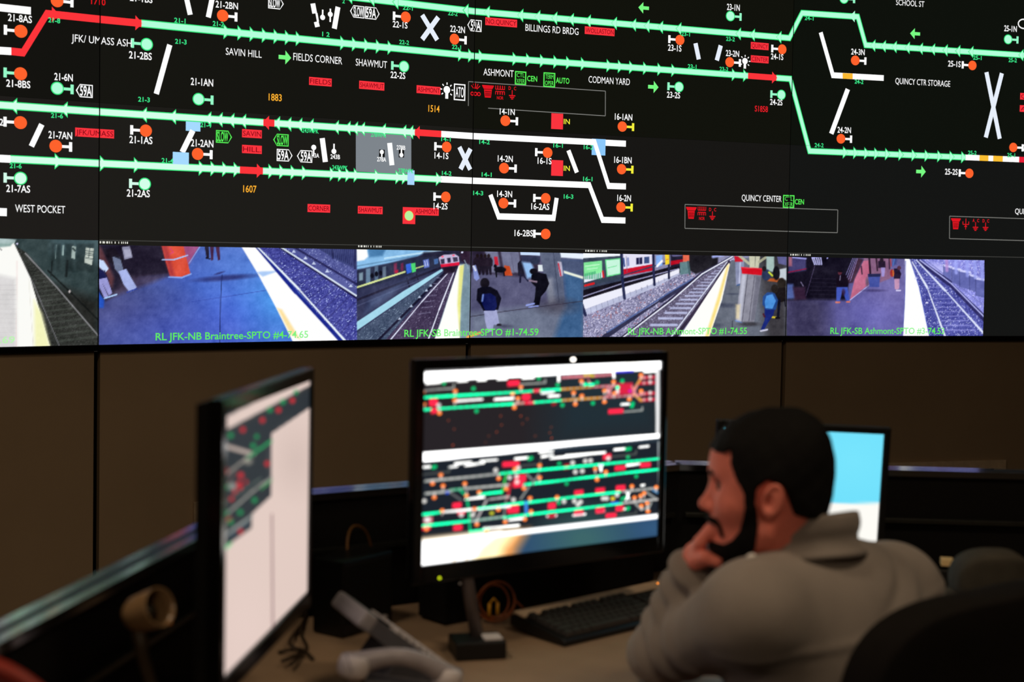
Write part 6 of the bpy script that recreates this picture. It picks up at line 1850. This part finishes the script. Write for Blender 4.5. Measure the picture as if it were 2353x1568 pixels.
def skin_colour():
    mt = mat('brown_skin', (248, 140, 122), .5, spec=.35, var=.06, scale=60, bump=.08, bscale=500)
    b = mt.node_tree.nodes['Principled BSDF']
    b.inputs['Subsurface Weight'].default_value = .12
    b.inputs['Subsurface Radius'].default_value = (.012, .005, .003)
    b.inputs['Subsurface Scale'].default_value = .5
    return mt


M_SKIN = skin_colour()
M_JACKET = mat('jacket_cloth', (150, 141, 134), .88, spec=.15, var=.06, scale=14, bump=.2, bscale=260, sheen=.15)
M_HAIR = mat('black_hair', (13, 11, 10), .75, spec=.2, var=.3, scale=180, bump=.8, bscale=420)
M_BEARD = mat('black_beard', (17, 14, 13), .8, spec=.15, var=.3, scale=220, bump=.5, bscale=520)
M_TROUSER = mat('dark_trousers', (30, 30, 36), .9, spec=.1)

lo_b = np.array((-.02, 2.0, 0.0)); hi_b = np.array((.95, 3.12, 1.36))
body = skin(f_body, lo_b, hi_b, .0036, 'body', M_SKIN, person, 6)
jk = skin(f_jacket, (.08, 2.0, .55), (.95, 3.05, 1.16), .006, 'jacket', M_JACKET, person, 6)

HAIRLINE = [(.125, .080), (.088, .083), (.078, .090), (.0785, .066), (.070, .042), (.058, .022), (.0545, -.004), (.036, -.006), (.034, .030), (.018, .045), (-.008, .035), (-.019, .006), (-.026, -.014), (-.070, -.024), (-.16, -.030), (-.16, .25), (.16, .25), (.16, .080)]
def f_hair(P):
    Q = head_local(P)
    d = s_ell(Q, (.004, 0, .058), (.0945, .0815, .0965))
    d = smin(d, s_ell(Q, (.048, 0, .084), (.0555, .067, .050)), .03)
    d = smin(d, s_ell(Q, (-.030, 0, .084), (.055, .066, .064)), .03)
    d = smin(d, s_ell(Q, (-.041, 0, .014), (.050, .066, .072)), .02)
    d = smin(d, f_head(Q) - .004, .01)
    d = d + .0022 * waves(Q, 150, 11, 7) + .0026 * waves(Q, 62, 5, 6)
    r = s_poly2(Q[:, 0], Q[:, 2], HAIRLINE)
    d = smax(d, r, .006)
    return smax(d, -(f_head(Q) + .002), .002)
skin(f_hair, HC - .16, HC + .18, .0032, 'hair', M_HAIR, person, 6)

BEARD = [(.0535, .000), (.0555, -.018), (.061, -.044), (.073, -.062), (.086, -.072), (.106, -.072), (.112, -.095), (.095, -.118), (.055, -.108), (.034, -.072), (.031, -.032), (.033, .0)]
MOUS = [(.125, -.029), (.100, -.029), (.091, -.040), (.086, -.060), (.092, -.062), (.098, -.043), (.125, -.036)]
def f_beard(P):
    Q = head_local(P)
    d = f_head(Q)
    neck = s_cap(Q, (.0, 0, -.05), (.02, 0, -.14), .05)
    d = smin(d, neck, .02) - .0045 + .0012 * waves(Q, 300, 2, 6)
    r = np.minimum(s_poly2(Q[:, 0], Q[:, 2], BEARD), s_poly2(Q[:, 0], Q[:, 2], MOUS))
    d = smax(d, r, .004)
    return smax(d, -(f_head(Q) + .002), .002)
skin(f_beard, HC + np.array((-.14, -.1, -.13)), HC + np.array((.03, .1, .03)), .0026, 'beard', M_BEARD, person, 6)
eb = MB()
for s_ in (1, -1):
    eb.tube([hw(.1105, .010 * s_, .043), hw(.1085, .022 * s_, .0475), hw(.100, .036 * s_, .049), hw(.089, .046 * s_, .044)], [.0042, .0058, .0052, .003], 8)
o = eb.build('eyebrows', M_HAIR, person, True)
for s_ in (1, -1):
    o = MB().sphere(hw(.0865, .0325 * s_, .0245), (.0125, .0125, .0125), 12).build('eye', mat('eye_white', (120, 100, 92), .2), person, True)
    MB().sphere(hw(.0978, .0335 * s_, .0240), (.0028, .0055, .0055), 10, Matrix(HR.tolist())).build('iris', mat('dark_iris', (18, 10, 8), .15), o, True)
    lash = MB().tube([hw(.098, .022 * s_, .030), hw(.1005, .030 * s_, .0325), hw(.0975, .040 * s_, .031), hw(.089, .047 * s_, .026)], .0016, 6)
    lash.build('eyelashes', M_HAIR, person, True)

# collar: a standing band around the neck, higher at the back
cm = MB()
nk_ = 44
rows_ = 10
CEN = NECK + np.array((.002, .0, -.036))
vs = []
for outer in (0, 1):
    for j in range(rows_):
        t = -.75 + 1.75 * j / (rows_ - 1)
        for k in range(nk_):
            a_ = 2 * PI * k / nk_
            cx, cy = math.sin(a_), -math.cos(a_)            # k = 0 is the back of the neck
            back = .5 - .5 * cy
            rr = .079 + .004 * math.sin(max(t, 0) * PI) + (.006 if outer else 0) + (.030 * t * t if t < 0 else 0) + (.004 * outer * math.sin(3 * a_ + 1))
            base_z = .014 + .040 * back - .004 * (1 - back)
            p = CEN + BR * cx * rr * 1.05 + BF * (cy * rr * 1.12) + np.array((0, 0, base_z + t * (.040 - .008 * (1 - back))))
            vs.append(p)
fs = []
N_ = rows_ * nk_
for outer in (0, 1):
    for j in range(rows_ - 1):
        for k in range(nk_):
            k2 = (k + 1) % nk_
            q = (outer * N_ + j * nk_ + k, outer * N_ + j * nk_ + k2, outer * N_ + (j + 1) * nk_ + k2, outer * N_ + (j + 1) * nk_ + k)
            fs.append(q if outer else q[::-1])
for k in range(nk_):
    k2 = (k + 1) % nk_
    fs.append((N_ - nk_ + k, N_ - nk_ + k2, 2 * N_ - nk_ + k2, 2 * N_ - nk_ + k)); fs.append((k2, k, N_ + k, N_ + k2))
cm.add(vs, fs, True)
collar = cm.build('collar', M_JACKET, person, True)
_Ys = np.arange(2.1, 2.6, .002)
_pt = np.array([at(1726, 1279, y) for y in _Ys])
zp = _pt[np.argmax(f_jacket(_pt) < .002)]
MB().sphere(zp, (.0085, .006, .0045), 10, Matrix.Rotation(-.25, 3, 'Y')).build('collar_button', mat('pearl_button', (250, 244, 240), .25, spec=.7), person, True)
# trousers and shoes (below the frame)
def f_legs(P):
    d = np.full(len(P), 1e9)
    d = s_cap(P, HIP + BR * .09, HIP - BR * .09, .118)
    for sgn in (-1, 1):
        hip = HIP + BR * .095 * sgn; knee = hip + BF * .43 + BR * .03 * sgn; knee[2] = .555
        ank = knee + BF * .03; ank[2] = .13
        d = smin(d, s_cap(P, hip, knee, .10, .075), .05); d = smin(d, s_cap(P, knee, ank, .074, .062), .02)
    return smax(d, P[:, 2] - HIP[2] - .06, .02)
skin(f_legs, (.05, 2.0, .03), (.95, 3.1, .75), .012, 'trousers', M_TROUSER, person, 5)
for sgn in (-1, 1):
    hip = HIP + BR * .095 * sgn; knee = hip + BF * .43 + BR * .03 * sgn; ank = knee + BF * .03
    ank[2] = .06; toe = ank + BF * .16; toe[2] = .045
    skin(lambda P: smax(smin(s_cap(P, ank + np.array((0, 0, .02)), ank - BF * .03, .052, .05), s_cap(P, ank, toe, .054, .044), .02), .002 - P[:, 2], .004), np.minimum(ank, toe) - .12, np.maximum(ank, toe) + .12, .008, 'shoe', mat('black_shoe', (16, 15, 15), .35), person, 4)

# ------------------------------------------------------------------ chairs
def pad(w, h, t, curve=.0, n=26, e=3.2, wrap=.0):
    """soft rounded cushion: width along x, height along z, thickness along y, front towards +y"""
    vs = []; fs = []
    m_ = 17
    for i in range(n + 1):
        for j in range(m_ * 2):
            pass
    # stack of superellipse outlines swept from back to front
    rings = []
    prof = [(-.5, .90), (-.48, .955), (-.38, .99), (0, 1.0), (.38, .99), (.48, .955), (.5, .90)]
    K = 64
    for (d_, s_) in prof:
        rg = []
        for k in range(K):
            a = 2 * PI * k / K
            c, s = math.cos(a), math.sin(a)
            x = abs(c) ** (2 / e) * math.copysign(1, c) * (w / 2 - (1 - s_) * t); z = abs(s) ** (2 / e) * math.copysign(1, s) * (h / 2 - (1 - s_) * t)
            rg.append((x, d_ * t + curve * (x / (w / 2)) ** 2 + wrap * (z / (h / 2)) ** 2, z))
        rings.append(rg)
    vs = [p for r in rings for p in r]
    for i in range(len(rings) - 1):
        for k in range(K):
            k2 = (k + 1) % K
            fs.append((i * K + k, i * K + k2, (i + 1) * K + k2, (i + 1) * K + k))
    def capf(i, flip):
        # fill with shrinking copies so that the cushion bends
        base = i * K
        cur = [base + k for k in range(K)]
        for sc in (.8, .55, .3, .08):
            nw = []
            for k in range(K):
                p = rings[i][k]
                x, z = p[0] * sc, p[2] * sc
                d_ = prof[i][0] * t
                vs.append((x, d_ + curve * (x / (w / 2)) ** 2 + wrap * (z / (h / 2)) ** 2, z)); nw.append(len(vs) - 1)
            for k in range(K):
                k2 = (k + 1) % K
                q = (cur[k], cur[k2], nw[k2], nw[k]); fs.append(q[::-1] if flip else q)
            cur = nw
        fs.append(tuple(cur) if not flip else tuple(cur[::-1]))
    capf(0, True); capf(len(rings) - 1, False)
    return MB().add(vs, fs, True)


def office_chair(loc, rz, label, cloth, back_w, back_h, back_z, back_y=-.235, arms=True, lit_edge=None, lean=.06, head=None, seat_z=.45, back_t=.07):
    r = empty('office_chair', (loc[0], loc[1], 0), rz, label, 'chair', 'office chairs')
    def part(name, mb, m_, loc=(0, 0, 0), rot=(0, 0, 0), par=None):
        o = mb.build(name, m_, par or r); o.location = loc; o.rotation_euler = rot; return o
    part('seat', pad(.48, .46, .075, e=4), cloth, (0, 0, seat_z - .04), (PI / 2, 0, 0))
    bk = part('backrest', pad(back_w, back_h, back_t, curve=.06, e=3.4), cloth, (0, back_y, back_z), (lean, 0, 0))
    if lit_edge:
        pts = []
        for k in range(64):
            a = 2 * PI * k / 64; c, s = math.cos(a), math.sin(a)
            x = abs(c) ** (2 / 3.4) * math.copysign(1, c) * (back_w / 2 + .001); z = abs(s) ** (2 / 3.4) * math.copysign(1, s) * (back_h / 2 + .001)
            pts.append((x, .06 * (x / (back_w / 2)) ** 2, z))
        part('lit_edge', MB().tube(pts, .010, 10, closed=True), lit_edge, par=bk)  # lighter tube paints the light caught along the backrest edge
    part('back_bracket', MB().tube([(0, back_y - .02, back_z - .05), (0, back_y - .055, back_z - back_h * .4), (0, back_y - .03, seat_z - .08), (0, -.05, seat_z - .09)], [.022, .024, .024, .02], 12), M_BLACK)
    part('column', MB().tube([(0, 0, .09), (0, 0, seat_z - .06)], .026, 16), M_BLACK)
    for k in range(5):
        a = 2 * PI * k / 5 + .3
        c, s = math.cos(a), math.sin(a)
        lg = part('leg', MB().tube([(0, 0, .10), (c * .15, s * .15, .085), (c * .28, s * .28, .066)], [.024, .02, .015], 10), M_BLACK)
        part('caster', MB().lathe([(0, -.012), (.026, -.012), (.029, 0), (.026, .012), (0, .012)], 18, Matrix.Translation((c * .28, s * .28, .029)) @ Matrix.Rotation(a, 4, 'Z') @ Matrix.Rotation(PI / 2, 4, 'X')), M_BLACK, par=lg)
    if arms:
        for s in (-1, 1):
            ar = part('armrest', MB().tube([(s * .26, -.04, seat_z - .05), (s * .285, -.04, seat_z + .06), (s * .285, -.04, seat_z + .165)], [.016, .016, .016], 10), M_BLACK)
            part('arm_pad', MB().box((s * .285, -.02, seat_z + .175), (.06, .22, .026), bevel=.01), M_BLACK if arms is True else arms, par=ar)
    if head:
        part('headrest', pad(head[0], head[1], .08, curve=.03, e=2.4), head[3], (0, back_y - .01, head[2]), (lean, 0, 0))
        part('headrest_post', MB().tube([(0, back_y - .02, back_z + back_h * .3), (0, back_y - .02, head[2])], .012, 10), M_BLACK)
    return r


M_CHAIR = mat('black_chair_cloth', (21, 18, 16), .85, spec=.15, bump=.25, bscale=700)
M_RED = mat('dark_red_leather', (60, 8, 6), .55, spec=.2, bump=.1)
M_GREYC = mat('grey_chair_cloth', (74, 70, 62), .85, spec=.15, bump=.3, bscale=700)
bang = math.atan2(BF[1], BF[0]) - PI / 2
off = np.array((HIP[0], HIP[1])) - BF[:2] * .015
office_chair(off, bang, 'black office chair the man sits on, its wide backrest at lower right', M_CHAIR, .50, .48, .775, back_y=-.255, arms=False, lean=.04, seat_z=.462)
q = at(2282, 1304, 2.70)
office_chair((q[0] + .01, q[1] + .26), 0.0, 'grey office chair with a small rounded headrest, beyond the seated man', M_GREYC, .40, .36, .70, back_y=-.24, head=(.15, .13, q[2] - .035, M_GREYC), lean=.03, arms=mat('beige_arm', (150, 130, 104), .6))
office_chair((-.775, 1.30), -.12, 'dark red leather chair at the lower left corner', M_RED,   .54, .52, .812, back_y=.235, lit_edge=mat('red_lit_edge', (150, 44, 30), .4), arms=False, lean=-.05)  # brighter red stands in for the lit backrest edge
